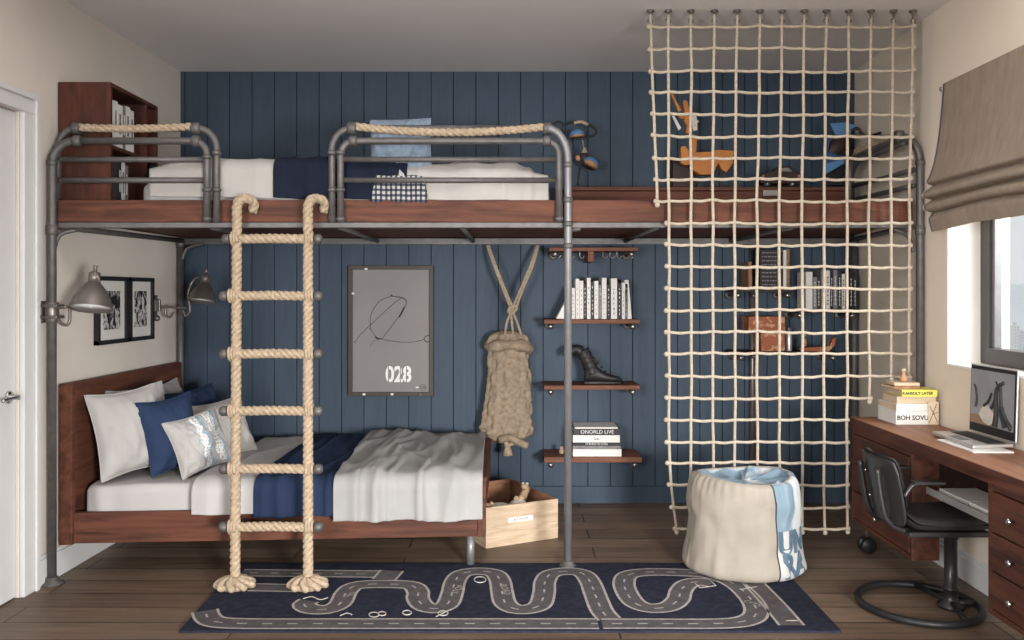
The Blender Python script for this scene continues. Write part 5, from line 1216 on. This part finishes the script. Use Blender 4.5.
for i in range(n_+1):
    p = blf(0, i/n_); vs += [p+Vector((-.0045, -.006, 0)), p+Vector((.002, .020, 0))]
mb.add(vs, [(2*i, 2*i+1, 2*i+3, 2*i+2) for i in range(n_)], M['blindedge']); mb.build('edge_tape', bd)
mb = MB(); mb.box(WR1-.022, WR1-.002, BY0, BY1, 2.285, 2.31, M['blind']); mb.build('head_rail', bd)
mb = MB(); mb.lathe([(.010, 0), (.010, .012), (0, .014)], M['steel'], (WR1-.022, 4.058, 2.29), (-.5, 1, 0), 10); mb.build('hook', bd)

# ================================================================ loft toys
LT = 1.9285
def px_prism(pts, D, th, m, mb): mb.prism([W(x, y, D) for x, y in pts], (0, th, 0), m)
cv = lambda L, ox=655, oy=85, s=6.4: [(ox+x/s, oy+y/s) for x, y in L]
o = thing('wooden_toy_figure', (XX(700, 5.0), 5.03, LT), 'orange wooden toy animal figure standing on the loft ledge behind the net', 'toy')
mb = MB(); px_prism(cv([(245, 430), (380, 425), (395, 412), (505, 420), (500, 500), (458, 560), (432, 545), (405, 500), (385, 545), (370, 572), (290, 575), (245, 545), (235, 480)]), 5.0, .06, M['orange'], mb); mb.build('body', o, bevel=.004)
mb = MB(); px_prism(cv([(240, 315), (296, 330), (290, 345), (268, 352), (265, 425), (250, 445), (225, 430), (222, 350)]), 5.01, .04, M['orange'], mb); mb.build('neck', o, bevel=.003)
mb = MB(); px_prism(cv([(178, 105), (195, 92), (208, 105), (222, 165), (228, 310), (198, 310), (205, 260), (188, 230), (190, 165)]), 5.0, .04, M['orange'], mb); mb.build('head', o, bevel=.003)
mb = MB(); px_prism(cv([(98, 50), (112, 52), (168, 160), (152, 172)]), 4.99, .02, M['orange'], mb); px_prism(cv([(155, 195), (190, 200), (185, 215), (158, 212)]), 4.99, .02, M['orange'], mb); mb.build('arm', o)
mb = MB(); px_prism(cv([(165, 395), (195, 390), (222, 430), (222, 508), (200, 515), (168, 500)]), 4.99, .05, M['orange'], mb); mb.build('leg', o, bevel=.003)
mb = MB(); px_prism(cv([(108, 192), (120, 190), (168, 275), (152, 290)]), 4.985, .015, M['paper'], mb); mb.build('stick', o)
mb = MB(); px_prism(cv([(232, 192), (262, 185), (270, 225), (284, 232), (270, 245), (272, 288), (248, 292), (235, 250)]), 4.99, .02, M['plush'], mb); mb.build('scarf', o)
mb = MB(); a, b = W(683, 176, 5.03), W(688, 172, 5.03); mb.box(W(700, 0, 5.02).x-.012, W(700, 0, 5.02).x+.012, 5.03, 5.05, LT, ZZ(170, 5.02), M['black']); mb.box(W(694, 0, 5.02).x, W(732, 0, 5.02).x, 5.0, 5.08, LT, LT+.012, M['black']); mb.box(W(722, 0, 5.02).x-.008, W(722, 0, 5.02).x+.008, 5.03, 5.05, LT+.012, ZZ(166, 5.02), M['black']); mb.build('stand', o)
o = thing('leather_box', (XX(681, 5.12), 5.12, LT), 'small dark brown box behind the orange toy on the loft ledge', 'box')
mb = MB(); mb.box(XX(673, 5.1), XX(690, 5.1), 5.1, 5.2, LT+.0005, ZZ(160, 5.1)-.012, M['dkbrown']); mb.build('body', o, bevel=.004); mb = MB(); mb.box(XX(672.5, 5.1), XX(690.5, 5.1), 5.096, 5.204, ZZ(160, 5.1)-.011, ZZ(158, 5.1), M['dkbrown']); mb.build('lid', o, bevel=.003)
o = thing('toy_car', (XX(780, 5.05), 5.06, LT), 'dark metal toy car on the loft ledge behind the net', 'toy')
mb = MB(); D = 5.0; px_prism([(761, 183.5), (761, 177), (766, 172), (774, 170.5), (778, 166.5), (790, 166), (796, 171), (800.5, 174), (800.5, 183.5)], D, .10, M['dkbrown'], mb); mb.build('body', o, bevel=.006)
for x in (768, 793):
    for yy_ in (D-.006, D+.09):
        mb = MB(); c = W(x, 183, yy_); c.z = LT+.026; mb.lathe([(0, 0), (.024, 0), (.025, .004), (.025, .016), (0, .016)], M['black'], c, (0, 1, 0), 18); mb.lathe([(0, -.002), (.011, -.002), (.011, 0), (0, 0)], M['steel'], c, (0, 1, 0), 12); mb.build('wheel', o)
mb = MB(); px_prism([(779, 171.5), (781, 168), (788.5, 167.7), (792, 171.5)], D-.0015, .001, M['bkgrey'], mb); mb.build('side_window', o)
mb = MB(); mb.ball(W(799, 176, D-.002), .009, M['tan']); mb.build('headlight', o); mb = MB(); mb.ball(W(763, 176, D-.002), .008, M['tan']); mb.build('headlight', o)
# blue folded-card bird
o = thing('paper_bird', (XX(845, 5.1), 4.98, LT), 'blue folded card bird with dark brown body at the right end of the loft ledge', 'toy')
cq = lambda L: [(740+x/4, 110+y/4) for x, y in L]
mb = MB(); px_prism(cq([(360, 53), (425, 50), (465, 62), (440, 95), (385, 105)]), 4.98, .006, M['skyb'], mb); mb.build('wing', o)
mb = MB(); px_prism(cq([(343, 118), (362, 112), (352, 168), (420, 190), (416, 215), (372, 236), (344, 258)]), 4.97, .006, M['skyd'], mb); px_prism(cq([(344, 215), (418, 196), (418, 212), (344, 256)]), 4.965, .004, M['skyb'], mb); mb.build('wing', o)
mb = MB(); mb.ball(W(839, 145.5, 5.0), .095, M['dkbrown'], (1, .35, .55), 18, rot=Matrix.Rotation(-.75, 3, 'Y')); mb.build('body', o)
mb = MB(); px_prism(cq([(344, 262), (380, 240), (418, 218), (418, 300), (344, 300)]), 5.02, .05, M['bkblack'], mb); mb.build('stand', o)
mb = MB(); mb.tube(catmull([W(*q) for q in ((851, 131, 4.98), (857, 128, 4.97), (862, 134, 4.96), (868, 136, 4.93), (880, 133, 4.8))], 5), .008, M['black'], 8); mb.ball(W(857, 132, 4.96), .012, M['steel']); mb.build('cord', o)
# hanging wire lamp toy by the mid post
o = thing('wire_mobile', (XX(580, 5.15), 5.15, 1.70), 'black wire mobile with blue and tan bowls behind the middle post', 'mobile')
hq = lambda L, D=5.12: [W(548+x/8, 110+y/8, D) for x, y in L]
mb = MB(); mb.tube(catmull(hq([(45, 105), (95, 95), (125, 125), (165, 108), (230, 100), (320, 115), (375, 150), (385, 185), (340, 210), (270, 225), (200, 235)]), 5), .0065, M['black'], 7); mb.tube(catmull(hq([(125, 125), (110, 155), (190, 240), (205, 330), (215, 400)]), 5), .005, M['black'], 6); mb.tube(catmull(hq([(300, 370), (255, 470), (238, 600)]), 5), .006, M['black'], 7); mb.build('wire_hoop', o)
mb = MB(); mb.tube(catmull(hq([(210, 105), (265, 95), (320, 118)], 5.115), 5), .010, M['rope'], 7); mb.build('rope_wrap', o)
def bowl(c, r, ax, m1, m2):
    mb = MB(); mb.lathe([(0, r*.9), (r*.5, r*.75), (r*.85, r*.4), (r, 0), (r*.93, 0), (r*.78, r*.35), (0, r*.7)], m1, c, ax, 22); bw = mb.build('bowl', o); mb = MB(); mb.lathe([(0, r*.62), (r*.5, r*.5), (r*.75, r*.28), (r*.90, -.002)], m2, c, ax, 22); mb.build('lining', bw)
bowl(hq([(232, 212)])[0], .050, (-.1, .12, .95), M['skyb'], M['tan']); bowl(hq([(335, 440)])[0], .055, (.40, .34, .8), M['skyb'], M['tan'])
mb = MB(); mb.tube(hq([(275, 230), (288, 315)]), .003, M['rope'], 5); mb.build('string', o)
mb = MB(); mb.ball(hq([(290, 380)])[0], .032, M['bkdark'], (1, .8, 1), 12); mb.ball(hq([(240, 385)])[0], .018, M['tan'], seg=8); mb.lathe([(.020, 0), (.006, .035), (0, .036)], M['rope'], hq([(292, 345)])[0], seg=10); mb.build('figure', o)
# ================================================================ camera, light, world
cam = bpy.data.cameras.new('camera'); co = bpy.data.objects.new('camera', cam); COL.objects.link(co)
cam.sensor_width = 36; cam.lens = FP/1024*36; cam.shift_x = 0; cam.shift_y = -(320-VY)/1024; cam.clip_end = 12000; cam.clip_start = .05
co.location = (0, 0, CZ); co.rotation_euler = (PI/2, 0, 0); S.camera = co
def area(name, loc, target, sx, sy, e, c, spread=180):
    l = bpy.data.lights.new(name, 'AREA'); l.shape = 'RECTANGLE'; l.size = sx; l.size_y = sy; l.energy = e; l.color = c
    o = bpy.data.objects.new(name, l); COL.objects.link(o); o.location = loc
    l.spread = math.radians(spread)
    o.rotation_euler = (Vector(target)-Vector(loc)).to_track_quat('-Z', 'Y').to_euler(); return o
area('rear_key_light', (1.75, -1.3, 1.0), (-.3, 4.3, -.6), 1.1, .8, 112, (1, .99, .975), 75)  # added key lamp behind the camera; the wall there has no window
area('rear_fill_light', (-1.6, -1.2, 1.5), (1.7, 4.6, 1.0), 1.2, 1.2, 54, (1, .985, .965), 90)
area('window_daylight', (2.95, 3.4, 1.9), (.6, 3.6, .5), 1.3, 1.3, 85, (.96, .98, 1))
area('ceiling_fill_light', (0, 3.0, 2.0), (0, 2.9, 2.7), 3.6, .9, 34, (1, .99, .98), 100)  # added uplight to brighten the ceiling; the room has no such lamp
w = bpy.data.worlds.new('world'); S.world = w; w.use_nodes = True
w.node_tree.nodes['Background'].inputs[0].default_value = (.76, .79, .81, 1); w.node_tree.nodes['Background'].inputs[1].default_value = .95
S.view_settings.view_transform = 'Standard'; S.view_settings.look = 'None'; S.view_settings.exposure = 0
S.cycles.max_bounces = 8; S.cycles.diffuse_bounces = 4; S.cycles.use_denoising = True
S.cycles.transparent_max_bounces = 8
